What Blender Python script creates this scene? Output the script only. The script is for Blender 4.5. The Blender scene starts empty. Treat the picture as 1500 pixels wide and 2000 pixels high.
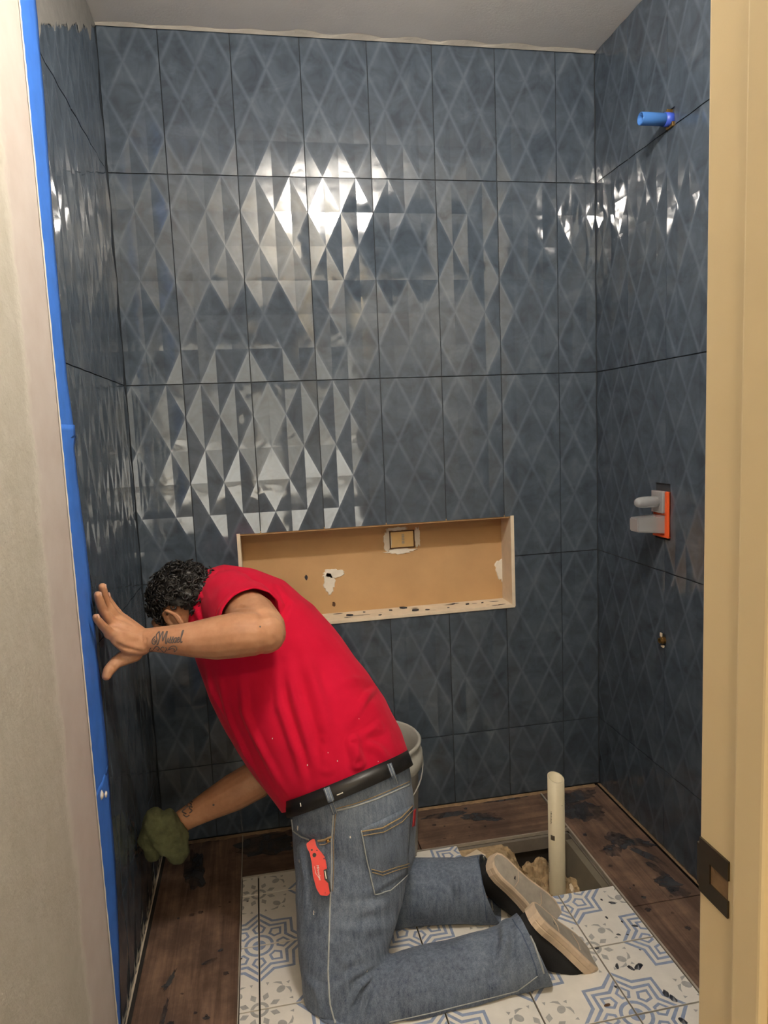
import bpy, bmesh, math, random
import numpy as np
from mathutils import Vector, Matrix, noise
from mathutils.bvhtree import BVHTree

random.seed(7)
SC = bpy.context.scene
COL = SC.collection
# ------------------------------------------------------------------ camera
FPX = 1361.1
CAM = Vector((0.3696, -2.2258, 1.3080))
CR = Vector((0.98237, -0.18209, -0.04236)).normalized()
CF = Vector((0.17611, 0.97735, -0.11726)).normalized()
CU = CR.cross(CF).normalized()
CR = CF.cross(CU).normalized()
cam = bpy.data.cameras.new('camera')
cam.sensor_fit = 'VERTICAL'; cam.sensor_height = 36.0; cam.sensor_width = 27.0
cam.lens = FPX / 2000 * 36.0
cam.clip_start = 0.05
cam_o = bpy.data.objects.new('camera', cam); COL.objects.link(cam_o)
cam_o.matrix_world = Matrix(((CR.x, CU.x, -CF.x, CAM.x), (CR.y, CU.y, -CF.y, CAM.y), (CR.z, CU.z, -CF.z, CAM.z), (0, 0, 0, 1)))
SC.camera = cam_o
# ------------------------------------------------------------------ world and exposure
SC.view_settings.view_transform = 'Standard'; SC.view_settings.look = 'None'
SC.view_settings.exposure = 0.9; SC.view_settings.gamma = 1.0; SC.view_settings.use_curve_mapping = False
SC.cycles.max_bounces = 6; SC.cycles.diffuse_bounces = 3; SC.cycles.glossy_bounces = 4; SC.cycles.transmission_bounces = 5; SC.cycles.transparent_max_bounces = 6
SC.cycles.caustics_reflective = False; SC.cycles.caustics_refractive = False
SC.cycles.use_adaptive_sampling = True; SC.cycles.adaptive_threshold = 0.03
wd = bpy.data.worlds.new('world'); SC.world = wd; wd.use_nodes = True
wd.node_tree.nodes['Background'].inputs[0].default_value = (0.8, 0.85, 0.9, 1)
wd.node_tree.nodes['Background'].inputs[1].default_value = 0.2
BATH_LIGHT = 380.0     # emission of the bathroom bulbs
HALL_LIGHT = 36.0     # emission of the hall ceiling panel
WINDOW_LIGHT = 1.5    # daylight behind the hall window
BULBS = ((0.73, -1.30, 2.40), (0.84, -1.30, 2.40))

# ------------------------------------------------------------------ dimensions (metres)
W, H = 1.5209, 2.4810                 # shower width, ceiling height
TW, TH = 0.2032, 0.6096               # wall tile
ZB = 0.2519                           # first horizontal joint
XA = 0.1672                           # first vertical joint on the back wall
SIDE = 0.2023                         # first vertical joint on the side walls
FT = 0.2054; FX = 0.2995; FY = 0.5296 # floor tile grid
NX0, NX1, NZ0, NZ1 = 0.297, 1.214, 0.687, 1.001   # niche
ND = 0.095
DOORY = -1.617                        # bathroom face of the door wall
JX = 0.80                             # strike jamb


def ray(u, v): return CF + CR * ((u - 750) / FPX) - CU * ((v - 1000) / FPX)
def px(u, v, y):
    d = ray(u, v); return CAM + d * ((y - CAM.y) / d.y)
def pz(u, v, z):
    d = ray(u, v); return CAM + d * ((z - CAM.z) / d.z)
def pxx(u, v, x):
    d = ray(u, v); return CAM + d * ((x - CAM.x) / d.x)
def depth(p): return (p - CAM).dot(CF)


# ------------------------------------------------------------------ materials
def srgb(r, g, b):
    f = lambda c: c / 12.92 if c <= 0.04045 else ((c + 0.055) / 1.055) ** 2.4
    return (f(r / 255), f(g / 255), f(b / 255), 1.0)


class NT:
    def __init__(s, name):
        s.m = bpy.data.materials.new(name); s.m.use_nodes = True
        s.t = s.m.node_tree; s.b = s.t.nodes['Principled BSDF']; s.co = None
    def n(s, kind, **kw):
        o = s.t.nodes.new(kind)
        for k, v in kw.items(): setattr(o, k, v)
        return o
    def l(s, a, b): s.t.links.new(a, b)
    def coord(s, which='Object'):
        if s.co is None: s.co = s.n('ShaderNodeTexCoord')
        return s.co.outputs[which]
    def mapping(s, scale=(1, 1, 1), which='Object', rot=(0, 0, 0)):
        m = s.n('ShaderNodeMapping'); s.l(s.coord(which), m.inputs[0])
        m.inputs['Scale'].default_value = scale; m.inputs['Rotation'].default_value = rot
        return m.outputs[0]
    def noise(s, scale, detail=3, rough=0.5, vec=None, dist=0.0):
        o = s.n('ShaderNodeTexNoise'); o.inputs['Scale'].default_value = scale
        o.inputs['Detail'].default_value = detail; o.inputs['Roughness'].default_value = rough
        o.inputs['Distortion'].default_value = dist
        s.l(vec if vec else s.coord(), o.inputs['Vector'])
        return o.outputs['Fac']
    def ramp(s, fac, stops):
        o = s.n('ShaderNodeValToRGB'); e = o.color_ramp.elements
        while len(e) < len(stops): e.new(0.5)
        for k, (p, c) in enumerate(stops): e[k].position = p; e[k].color = c
        s.l(fac, o.inputs[0]); return o.outputs[0]
    def math(s, op, a, b=None, clamp=False):
        o = s.n('ShaderNodeMath', operation=op, use_clamp=clamp)
        for k, v in enumerate((a, b)):
            if v is None: continue
            if isinstance(v, (int, float)): o.inputs[k].default_value = v
            else: s.l(v, o.inputs[k])
        return o.outputs[0]
    def mix(s, fac, a, b, blend='MIX'):
        o = s.n('ShaderNodeMix', data_type='RGBA', blend_type=blend)
        for k, v in ((0, fac), (6, a), (7, b)):
            if isinstance(v, (int, float)): o.inputs[k].default_value = v
            elif isinstance(v, tuple): o.inputs[k].default_value = v
            else: s.l(v, o.inputs[k])
        return o.outputs[2]
    def bump(s, h, strength=0.3, dist=0.002):
        o = s.n('ShaderNodeBump'); o.inputs['Strength'].default_value = strength
        o.inputs['Distance'].default_value = dist; s.l(h, o.inputs['Height'])
        prev = s.b.inputs['Normal']
        if prev.is_linked: s.l(prev.links[0].from_socket, o.inputs['Normal'])
        s.l(o.outputs[0], prev)
    def set(s, **kw):
        names = {'rough': 'Roughness', 'metal': 'Metallic', 'spec': 'Specular IOR Level', 'ior': 'IOR', 'trans': 'Transmission Weight',
                 'sss': 'Subsurface Weight', 'sheen': 'Sheen Weight', 'coat': 'Coat Weight', 'coat_rough': 'Coat Roughness', 'alpha': 'Alpha'}
        for k, v in kw.items():
            i = s.b.inputs[names.get(k, k)]
            if hasattr(v, 'is_linked') or hasattr(v, 'links'): s.l(v, i)
            else: i.default_value = v
        return s
    def color(s, c):
        i = s.b.inputs['Base Color']
        if isinstance(c, tuple): i.default_value = c
        else: s.l(c, i)
        return s


def plain(name, rgb, rough=0.6, var=0.12, scale=14, bump=0.0, bscale=200, **kw):
    """flat paint with a little mottling"""
    t = NT(name); c = srgb(*rgb); d = tuple(x * (1 - var) for x in c[:3]) + (1,); e = tuple(min(1, x * (1 + var)) for x in c[:3]) + (1,)
    t.color(t.ramp(t.noise(scale, 4, 0.6), [(0.3, d), (0.7, e)])).set(rough=rough, **kw)
    if bump: t.bump(t.noise(bscale, 3, 0.6), bump, 0.001)
    return t.m


def emit(name, rgb, strength):
    t = NT(name); t.color(srgb(*rgb))
    t.b.inputs['Emission Color'].default_value = srgb(*rgb); t.b.inputs['Emission Strength'].default_value = strength
    return t.m


def tile_material():
    t = NT('glazed_blue_tile')
    uv = t.n('ShaderNodeSeparateXYZ'); t.l(t.coord('UV'), uv.inputs[0])
    u, v = uv.outputs[0], uv.outputs[1]
    def line(sig):     # distance to the moulded diagonals, in cell units
        s_ = t.math('ADD' if sig > 0 else 'SUBTRACT', u, v)
        w = t.math('PINGPONG', t.math('ADD', s_, 1.0), 1.0)
        return w
    d = t.math('MINIMUM', line(1), line(-1))
    ridge = t.n('ShaderNodeMapRange'); ridge.interpolation_type = 'SMOOTHSTEP'
    t.l(d, ridge.inputs[0]); ridge.inputs[1].default_value = 0.0; ridge.inputs[2].default_value = 0.2
    ridge.inputs[3].default_value = 1.0; ridge.inputs[4].default_value = 0.0
    oi = t.n('ShaderNodeObjectInfo')
    rnd = t.n('ShaderNodeVectorMath', operation='MULTIPLY_ADD'); t.l(t.coord(), rnd.inputs[0])
    rnd.inputs[1].default_value = (1, 1, 1)
    cmb = t.n('ShaderNodeCombineXYZ'); t.l(t.math('MULTIPLY', oi.outputs['Random'], 37.0), cmb.inputs[0]); t.l(cmb.outputs[0], rnd.inputs[2])
    vec = rnd.outputs[0]
    base = t.ramp(t.noise(13, 3, 0.65, vec, 0.6), [(0.3, srgb(60, 68, 78)), (0.55, srgb(73, 83, 94)), (0.78, srgb(88, 97, 107))])
    base = t.mix(t.math('MULTIPLY', ridge.outputs[0], t.math('MULTIPLY', t.noise(8, 2, 0.5, vec), 0.44), clamp=True), base, srgb(118, 129, 142))
    t.color(base)
    ro = t.n('ShaderNodeMapRange'); t.l(t.noise(9, 3, 0.6, vec), ro.inputs[0]); ro.inputs[1].default_value = .35; ro.inputs[2].default_value = .75
    ro.inputs[3].default_value = 0.04; ro.inputs[4].default_value = 0.13
    t.set(rough=ro.outputs[0], spec=0.65)
    t.bump(t.noise(15, 1, 0.5, vec, 0.3), 0.2, 0.004)
    return t.m


def wood_material(name, along_x, a, b, c):
    t = NT(name); sc = (2.2, 46, 10) if along_x else (46, 2.2, 10)
    g = t.noise(1.0, 5, 0.7, t.mapping(sc), 0.8)
    base = t.ramp(g, [(0.3, srgb(*a)), (0.5, srgb(*b)), (0.72, srgb(*c))])
    dirt = t.ramp(t.noise(7, 5, 0.7), [(0.42, (0.55, 0.55, 0.57, 1)), (0.62, (1, 1, 1, 1))])
    t.color(t.mix(1.0, base, dirt, 'MULTIPLY')).set(rough=0.55, spec=0.35)
    t.bump(g, 0.15, 0.001)
    return t.m


def denim_material():
    t = NT('worn_denim')
    weave = t.noise(1.0, 2, 0.6, t.mapping((800, 800, 200)))
    streak = t.noise(1.0, 3, 0.6, t.mapping((130, 130, 14)))
    wear = t.noise(5.5, 5, 0.7, None, 0.5)
    base = t.ramp(wear, [(0.34, srgb(52, 65, 88)), (0.5, srgb(80, 95, 118)), (0.66, srgb(124, 138, 156))])
    base = t.mix(0.38, base, t.ramp(weave, [(0.3, srgb(34, 44, 62)), (0.72, srgb(158, 170, 186))]))
    base = t.mix(0.22, base, t.ramp(streak, [(0.3, srgb(50, 60, 78)), (0.7, srgb(170, 178, 188))]))
    t.color(base).set(rough=0.9, spec=0.15, sheen=0.1)
    t.bump(weave, 0.35, 0.0012)
    return t.m


def denim_dark():
    t = NT('indigo_denim')
    weave = t.noise(1.0, 2, 0.6, t.mapping((900, 260, 900)))
    base = t.ramp(t.noise(7, 4, 0.6), [(0.3, srgb(58, 72, 96)), (0.7, srgb(86, 102, 126))])
    base = t.mix(0.4, base, t.ramp(weave, [(0.3, srgb(46, 58, 80)), (0.75, srgb(116, 130, 152))]))
    t.color(base).set(rough=0.9, spec=0.15); t.bump(weave, 0.3, 0.0012)
    return t.m


def shirt_material():
    t = NT('red_cotton')
    base = t.ramp(t.noise(9, 4, 0.6), [(0.3, srgb(190, 16, 48)), (0.7, srgb(206, 22, 58))])
    t.color(base).set(rough=0.88, spec=0.12, sheen=0.25)
    t.b.inputs['Sheen Tint'].default_value = srgb(255, 130, 140)
    t.bump(t.noise(1300, 1, 0.5), 0.25, 0.0006)
    return t.m


def skin_material():
    t = NT('skin')
    base = t.ramp(t.noise(16, 5, 0.65), [(0.3, srgb(166, 116, 84)), (0.55, srgb(188, 138, 104)), (0.75, srgb(202, 154, 120))])
    t.color(base).set(rough=0.5, spec=0.35, sss=0.12)
    t.b.inputs['Subsurface Radius'].default_value = (0.012, 0.005, 0.003)
    t.bump(t.noise(240, 3, 0.6), 0.12, 0.0008)
    return t.m


def drywall_material():
    t = NT('drywall_paint')
    xyz = t.n('ShaderNodeSeparateXYZ'); t.l(t.coord(), xyz.inputs[0])
    n = t.noise(5, 5, 0.7); n2 = t.noise(34, 4, 0.7)
    edge = t.math('ADD', t.math('ADD', xyz.outputs[1], t.math('MULTIPLY', t.math('SUBTRACT', n, 0.5), 0.10)), t.math('MULTIPLY', t.math('SUBTRACT', n2, 0.5), 0.045))
    m = t.n('ShaderNodeMapRange'); t.l(edge, m.inputs[0]); m.inputs[1].default_value = -0.985; m.inputs[2].default_value = -0.975
    rim = t.n('ShaderNodeMapRange'); t.l(t.math('ABSOLUTE', t.math('ADD', edge, 0.985)), rim.inputs[0])
    rim.inputs[1].default_value = 0.0; rim.inputs[2].default_value = 0.022; rim.inputs[3].default_value = 1.0; rim.inputs[4].default_value = 0.0
    paint = t.ramp(t.noise(26, 4, 0.6), [(0.3, srgb(184, 178, 163)), (0.7, srgb(194, 188, 175))])
    mud = t.ramp(t.noise(11, 3, 0.6), [(0.3, srgb(195, 183, 174)), (0.7, srgb(203, 193, 185))])
    c = t.mix(m.outputs[0], paint, mud)
    c = t.mix(t.math('MULTIPLY', rim.outputs[0], 0.6), c, srgb(214, 208, 196))
    t.color(c).set(rough=0.75, spec=0.25)
    inv = t.math('SUBTRACT', 1.0, m.outputs[0])
    t.bump(t.math('MULTIPLY', t.noise(75, 4, 0.65), t.math('ADD', t.math('MULTIPLY', inv, 0.9), 0.12)), 0.5, 0.004)
    t.bump(m.outputs[0], 0.4, 0.0015)
    return t.m


def glassy(name, rgb, rough=0.25, trans=0.6, alpha=1.0):
    t = NT(name); t.color(srgb(*rgb)).set(rough=rough, trans=trans, ior=1.3, alpha=alpha); return t.m


def smear_material():
    t = NT('dark_smear'); t.color(t.ramp(t.noise(20, 4, .6), [(.3, srgb(48, 50, 55)), (.7, srgb(72, 73, 78))]))
    t.set(rough=.8, alpha=t.ramp(t.noise(13, 3, .6, None, .8), [(.30, (.1, .1, .1, 1)), (.58, (.9, .9, .9, 1))])); return t.m


M = dict(
    tile=tile_material(),
    grout=plain('dark_grout', (46, 52, 58), 0.9),
    board=plain('tan_backer_board', (196, 158, 112), 0.85, 0.08, 6, 0.3, 120),
    cream=plain('cream_backer_edge', (226, 210, 186), 0.85, 0.08, 20, 0.4, 150),
    mudwhite=plain('joint_compound', (235, 228, 214), 0.8, 0.06, 30, 0.8, 90),
    ceiling=plain('ceiling_paint', (242, 240, 236), 0.9, 0.06, 3, 0.4, 140),
    mortar=plain('grey_mortar', (108, 106, 102), 0.95, 0.15, 30, 0.6, 200),
    drywall=drywall_material(),
    hallpaint=plain('hall_paint', (208, 202, 188), 0.8, 0.03, 3),
    slab=plain('concrete', (120, 112, 102), 0.95, 0.2, 12, 0.6, 90),
    wood_x=wood_material('wood_look_plank_across', True, (88, 68, 57), (116, 92, 77), (140, 113, 95)),
    wood_y=wood_material('wood_look_plank_along', False, (90, 70, 58), (120, 95, 80), (146, 118, 99)),
    trim=plain('metal_edge_trim', (190, 182, 170), 0.45, 0.1, 40, metal=0.4),
    tan_grout=plain('tan_grout', (142, 116, 88), 0.95, 0.25, 50, 0.6, 200),
    smear=smear_material(),
    twhite=plain('floor_tile_white', (240, 236, 228), 0.35, 0.05, 20, spec=0.4),
    tblue=plain('floor_tile_blue', (150, 164, 192), 0.4, 0.14, 90, spec=0.4),
    tgrey=plain('floor_tile_grey', (178, 178, 176), 0.4, 0.12, 90, spec=0.4),
    fgrout=plain('floor_joint', (44, 40, 37), 0.95),
    rubble=plain('rubble', (176, 152, 118), 0.95, 0.35, 40, 0.8, 120),
    form=plain('grey_board', (118, 110, 94), 0.85, 0.1, 12),
    pvc=plain('pvc', (220, 210, 182), 0.35, 0.06, 12),
    ink=plain('black_ink', (38, 38, 38), 0.7),
    rust=plain('pipe_sticker', (90, 82, 70), 0.7, 0.2, 90),
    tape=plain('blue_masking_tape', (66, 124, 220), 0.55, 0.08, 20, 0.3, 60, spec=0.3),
    tape_shaded=plain('blue_masking_tape_shade', (54, 108, 200), 0.55, 0.08, 20, 0.3, 60, spec=0.3),
    jamb=plain('cream_jamb_paint', (252, 232, 188), 0.5, 0.03, 4, 0.15, 60),
    strike=plain('bronze_strike_plate', (92, 84, 70), 0.38, 0.1, 30, metal=0.8),
    chrome=plain('pale_metal', (210, 208, 200), 0.3, 0.05, 20, metal=0.7),
    bucket=plain('grey_bucket_plastic', (176, 174, 166), 0.5, 0.08, 14),
    orange=plain('orange_plastic', (240, 98, 48), 0.4, 0.06, 20),
    clear=glassy('clear_plastic', (240, 242, 244), 0.18, 0.6, 0.72),
    bluepipe=glassy('blue_plastic_pipe', (90, 150, 232), 0.2, 0.35, 0.92),
    brass=plain('brass', (176, 140, 84), 0.35, 0.15, 60, metal=0.9),
    raw=plain('raw_hole_edge', (92, 66, 48), 0.95, 0.3, 60),
    skin=skin_material(), shirt=shirt_material(), denim=denim_material(), indigo=denim_dark(),
    hair=plain('black_hair', (24, 20, 18), 0.5, 0.3, 60),
    leather=plain('black_leather', (30, 28, 27), 0.42, 0.2, 30, 0.3, 120),
    thread=plain('tan_thread', (166, 142, 104), 0.9, 0.15, 80),
    palethread=plain('pale_worn_seam', (168, 172, 172), 0.9, 0.15, 80),
    sole=plain('worn_rubber_sole', (216, 194, 168), 0.75, 0.14, 24, 0.3, 80),
    solegrey=plain('scuffed_sole_face', (170, 162, 150), 0.8, 0.2, 22, 0.4, 120),
    canvas=plain('black_canvas', (34, 34, 36), 0.9, 0.15, 40, 0.4, 400),
    tattoo=plain('tattoo_ink', (92, 82, 78), 0.6, 0.1, 60),
    sponge=plain('green_sponge', (92, 96, 66), 0.98, 0.25, 30, 1.0, 160),
    red=plain('red_knife_plastic', (226, 48, 44), 0.35, 0.06, 30),
    black=plain('black_plastic', (26, 25, 26), 0.45),
    white=plain('white_print', (235, 232, 226), 0.6, 0.03),
    nail=plain('nail', (222, 178, 156), 0.35, 0.05, 40),
    eye=plain('eye_white', (225, 220, 214), 0.25, 0.03),
    lip=plain('lip', (172, 104, 92), 0.5, 0.08, 40),
    lit_pocket=plain('lit_pocket_back', (250, 214, 150), 0.7, 0.08, 20),  # colour raised to carry the light falling into the niche pocket
    fixture=plain('white_enamel', (235, 233, 228), 0.4, 0.03),
    redtab=plain('red_tab', (170, 40, 44), 0.8),
    chip=plain('dark_tile_chip', (44, 48, 58), 0.4, 0.2, 60),
    floorhall=plain('hall_floor', (120, 96, 74), 0.5, 0.15, 4),
)
M['bulb'] = emit('lit_bulb', (255, 247, 236), BATH_LIGHT)
M['hallpanel'] = emit('lit_hall_panel', (255, 226, 182), HALL_LIGHT)
M['day'] = emit('daylight_upper_pane', (240, 234, 216), WINDOW_LIGHT)
M['day2'] = emit('daylight_lower_pane', (255, 250, 236), WINDOW_LIGHT * 2.2)


# ------------------------------------------------------------------ object helpers
def obj(name, me, mat=None, parent=None, smooth=False, loc=None):
    if isinstance(me, bmesh.types.BMesh):
        m = bpy.data.meshes.new(name); me.to_mesh(m); me.free(); me = m
    mats = mat if isinstance(mat, (list, tuple)) else [mat]
    if mat is not None and len(me.materials) == 0:
        for x in mats: me.materials.append(x)
    if smooth: me.polygons.foreach_set('use_smooth', [True] * len(me.polygons))
    o = bpy.data.objects.new(name, me); COL.objects.link(o)
    if loc is not None: o.location = loc
    if parent is not None:
        o.parent = parent
        o.matrix_parent_inverse = parent.matrix_basis.inverted()
    return o
def tag(o, label=None, cat=None, group=None, kind=None):
    if label: o['label'] = label
    if cat: o['category'] = cat
    if group: o['group'] = group
    if kind: o['kind'] = kind
    return o
def empty(name, loc=(0, 0, 0)):
    o = bpy.data.objects.new(name, None); COL.objects.link(o); o.location = loc; o.empty_display_size = 0.1
    return o
def box(bm, a, b, bevel=0.0):
    r = bmesh.ops.create_cube(bm, size=1.0)
    s = [b[i] - a[i] for i in range(3)]; c = [(a[i] + b[i]) / 2 for i in range(3)]
    for v in r['verts']: v.co = Vector((v.co.x * s[0] + c[0], v.co.y * s[1] + c[1], v.co.z * s[2] + c[2]))
    if bevel:
        es = list({e for v in r['verts'] for e in v.link_edges})
        bmesh.ops.bevel(bm, geom=es, offset=bevel, segments=2, affect='EDGES', profile=0.6)
    return bm
def boxes(*bs, bevel=0.0):
    bm = bmesh.new()
    for a, b in bs: box(bm, a, b, bevel)
    return bm
def frame_of(d):
    d = d.normalized(); h = Vector((0, 0, 1)) if abs(d.z) < 0.9 else Vector((1, 0, 0))
    a = d.cross(h).normalized(); return a, d.cross(a).normalized()
def loft(bm, rings, seg=20, caps=True, ex=2.0):
    """rings: (centre, axis1*radius, axis2*radius); joins them as a closed skin"""
    loops = []
    for c, a, b in rings:
        lp = []
        for k in range(seg):
            t = 2 * math.pi * k / seg; ct, st = math.cos(t), math.sin(t)
            cx = math.copysign(abs(ct) ** (2 / ex), ct); sx = math.copysign(abs(st) ** (2 / ex), st)
            lp.append(bm.verts.new(c + a * cx + b * sx))
        loops.append(lp)
    for l0, l1 in zip(loops, loops[1:]):
        for k in range(seg): bm.faces.new((l0[k], l0[(k + 1) % seg], l1[(k + 1) % seg], l1[k]))
    if caps:
        bm.faces.new(loops[0][::-1]); bm.faces.new(loops[-1])
    return loops
def tube(bm, pts, radii, seg=10, flat=1.0, up=None, round_ends=True):
    """round tube through points; round_ends adds domes"""
    pts = [Vector(p) for p in pts]
    if not isinstance(radii, (list, tuple)): radii = [radii] * len(pts)
    P, Rr = [], []
    if round_ends:
        d = (pts[0] - pts[1]).normalized(); r = radii[0]
        for q, k in ((0.97, 0.25), (0.75, 0.66), (0.4, 0.92)): P.append(pts[0] + d * r * q); Rr.append(r * k)
    P += pts; Rr += list(radii)
    if round_ends:
        d = (pts[-1] - pts[-2]).normalized(); r = radii[-1]
        for q, k in ((0.4, 0.92), (0.75, 0.66), (0.97, 0.25)): P.append(pts[-1] + d * r * q); Rr.append(r * k)
    rings = []; pa = up
    for k, p in enumerate(P):
        d = (P[min(k + 1, len(P) - 1)] - P[max(k - 1, 0)]).normalized()
        if pa is None: a, b = frame_of(d)
        else:
            a = (pa - d * pa.dot(d)); a = a.normalized() if a.length > 1e-6 else frame_of(d)[0]; b = d.cross(a).normalized()
        pa = a
        rings.append((p, a * Rr[k], b * Rr[k] * flat))
    loft(bm, rings, seg)
    return bm
def lathe(bm, prof, seg=32, c=(0, 0, 0), caps=True):
    rings = [(Vector((c[0], c[1], c[2] + z)), Vector((r, 0, 0)), Vector((0, r, 0))) for r, z in prof]
    loft(bm, rings, seg, caps)
    return bm
def fix(bm):
    bmesh.ops.recalc_face_normals(bm, faces=bm.faces[:]); return bm
def clip(bm, co, no):
    bmesh.ops.bisect_plane(bm, geom=bm.verts[:] + bm.edges[:] + bm.faces[:], plane_co=co, plane_no=no, clear_outer=True, dist=1e-6)
def prism(bm, pts, d):
    """extrude a planar outline (list of Vectors) by vector d"""
    lo = [bm.verts.new(p) for p in pts]; hi = [bm.verts.new(p + d) for p in pts]
    bm.faces.new(lo[::-1]); bm.faces.new(hi)
    for k in range(len(pts)): bm.faces.new((lo[k], lo[(k + 1) % len(pts)], hi[(k + 1) % len(pts)], hi[k]))
    return bm


# ------------------------------------------------------------------ wall tiles
RELIEF = 0.0022
def tile_mesh(rects):
    """moulded tile in its own frame: x right, y up, z outward; rects are the pieces left after cutting"""
    bm = bmesh.new()
    for (s0, t0, s1, t1) in rects:
        b2 = bmesh.new(); uvl = b2.loops.layers.uv.new('UVMap')
        cw, ch = TW / 4, TH / 6
        vs = {}
        for i in range(-1, 6):
            for j in range(-1, 8):
                vs[i, j] = b2.verts.new((i * cw, j * ch, 0.0 if (i + j) % 2 else -RELIEF))
        for i in range(-1, 5):
            for j in range(-1, 7):
                a, b, c, d = vs[i, j], vs[i + 1, j], vs[i + 1, j + 1], vs[i, j + 1]
                if (i + j) % 2: tris = ((a, b, c), (a, c, d))
                else: tris = ((a, b, d), (b, c, d))
                for tr in tris: b2.faces.new(tr)
        for f in b2.faces:
            for lp in f.loops: lp[uvl].uv = (lp.vert.co.x / cw, lp.vert.co.y / ch)
        clip(b2, (s0, 0, 0), (-1, 0, 0)); clip(b2, (s1, 0, 0), (1, 0, 0)); clip(b2, (0, t0, 0), (0, -1, 0)); clip(b2, (0, t1, 0), (0, 1, 0))
        be = [e for e in b2.edges if e.is_boundary]
        r = bmesh.ops.extrude_edge_only(b2, edges=be)
        for v in r['geom']:
            if isinstance(v, bmesh.types.BMVert): v.co.z = -0.009
        fix(b2)
        me = bpy.data.meshes.new('tmp'); b2.to_mesh(me); b2.free(); bm.from_mesh(me); bpy.data.meshes.remove(me)
    return bm
FULL = None
def subtract(rect, hole):
    s0, t0, s1, t1 = rect; a0, b0, a1, b1 = hole
    a0, a1 = max(a0, s0), min(a1, s1); b0, b1 = max(b0, t0), min(b1, t1)
    if a0 >= a1 or b0 >= b1: return [rect]
    out = []
    if b0 > t0: out.append((s0, t0, s1, b0))
    if b1 < t1: out.append((s0, b1, s1, t1))
    if a0 > s0: out.append((s0, b0, a0, b1))
    if a1 < s1: out.append((a1, b0, s1, b1))
    return out
def tile_wall(parent, origin, sdir, ndir, s_first, s_min, s_max, holes):
    global FULL
    G = 0.0014
    z_first = ZB - TH
    n0 = math.floor((s_min - s_first) / TW)
    rot = Matrix((sdir, Vector((0, 0, 1)), ndir)).transposed().to_4x4()
    k = n0
    while s_first + k * TW < s_max - 1e-4:
        sa = s_first + k * TW
        for r in range(5):
            za = z_first + r * TH
            rect = (max(sa, s_min) - sa + G, max(za, 0.004) - za + G, min(sa + TW, s_max) - sa - G, min(za + TH, H) - za - G)
            if rect[2] - rect[0] < 0.004: continue
            pcs = [rect]
            for h in holes:
                pcs = [q for p_ in pcs for q in subtract(p_, (h[0] - sa, h[1] - za, h[2] - sa, h[3] - za))]
            pcs = [q for q in pcs if q[2] - q[0] > 0.003 and q[3] - q[1] > 0.003]
            if not pcs: continue
            full = pcs == [(G, G, TW - G, TH - G)] or (len(pcs) == 1 and abs(rect[2] - rect[0] - (TW - 2 * G)) < 1e-5 and abs(rect[3] - rect[1] - (TH - 2 * G)) < 1e-5 and pcs[0] == rect)
            if full and FULL: o = bpy.data.objects.new('tile', FULL); COL.objects.link(o)
            else:
                o = obj('tile', tile_mesh(pcs), M['tile'])
                if full: FULL = o.data
            o.matrix_world = Matrix.Translation(origin + sdir * sa + Vector((0, 0, za))) @ rot @ Matrix.Rotation(random.uniform(-0.0012, 0.0012), 4, 'X') @ Matrix.Rotation(random.uniform(-0.0018, 0.0018), 4, 'Y')
            o.parent = parent
        k += 1


# ------------------------------------------------------------------ the shower shell
# back wall substrate, with the niche opening
T0 = 0.0045
wb = boxes(((-0.1, T0, 0), (NX0, 0.3, H)), ((NX1, T0, 0), (W + 0.1, 0.3, H)), ((NX0, T0, 0), (NX1, 0.3, NZ0)), ((NX0, T0, NZ1), (NX1, 0.3, H)),
           ((NX0, ND + 0.02, NZ0), (NX1, 0.3, NZ1)))
wall_back = tag(obj('wall_back', wb, M['grout']), 'tiled back wall of the shower with dark blue glazed tiles', kind='structure')
tile_wall(wall_back, Vector((0, 0, 0)), Vector((1, 0, 0)), Vector((0, -1, 0)), XA, 0.0, W, [(NX0 + 0.004, NZ0 + 0.003, NX1 - 0.003, NZ1 - 0.002)])
wl = boxes(((-0.1, -0.80, 0), (-T0, 0.0, H)))
wall_left = tag(obj('wall_left', wl, M['grout']), 'tiled left wall of the shower, dark blue tiles seen edge on', kind='structure')
tile_wall(wall_left, Vector((0, 0, 0)), Vector((0, 1, 0)), Vector((1, 0, 0)), -SIDE - 3 * TW, -0.80, -0.002, [])
wr = boxes(((W + T0, -1.02, 0), (W + 0.1, 0.3, H)))
wall_right = tag(obj('wall_right', wr, M['grout']), 'tiled right wall of the shower with plumbing stubs', kind='structure')
VA = (0.354, 0.957, 0.433, 1.120)      # valve cut-out (distance from the back wall, height)
tile_wall(wall_right, Vector((W, 0, 0)), Vector((0, -1, 0)), Vector((-1, 0, 0)), SIDE, 0.002, 1.02,
          [VA, (0.400, 2.080, 0.442, 2.128), (0.388, 0.636, 0.414, 0.674)])
# painted walls beyond the tile
tag(obj('wall_left_painted', boxes(((-0.1, -1.76, 0), (0.009, -0.80, H)), bevel=0.004), M['drywall']), 'cream textured drywall with a smooth patched strip along its edge', kind='structure')
tag(obj('wall_right_painted', boxes(((W, DOORY, 0), (W + 0.1, -1.02, H))), M['hallpaint']), 'painted wall beside the door', kind='structure')
tag(obj('ceiling', boxes(((-0.2, -1.76, H), (W + 0.2, 0.3, H + 0.1))), M['ceiling']), 'grey white textured ceiling above the shower', kind='structure')
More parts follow.
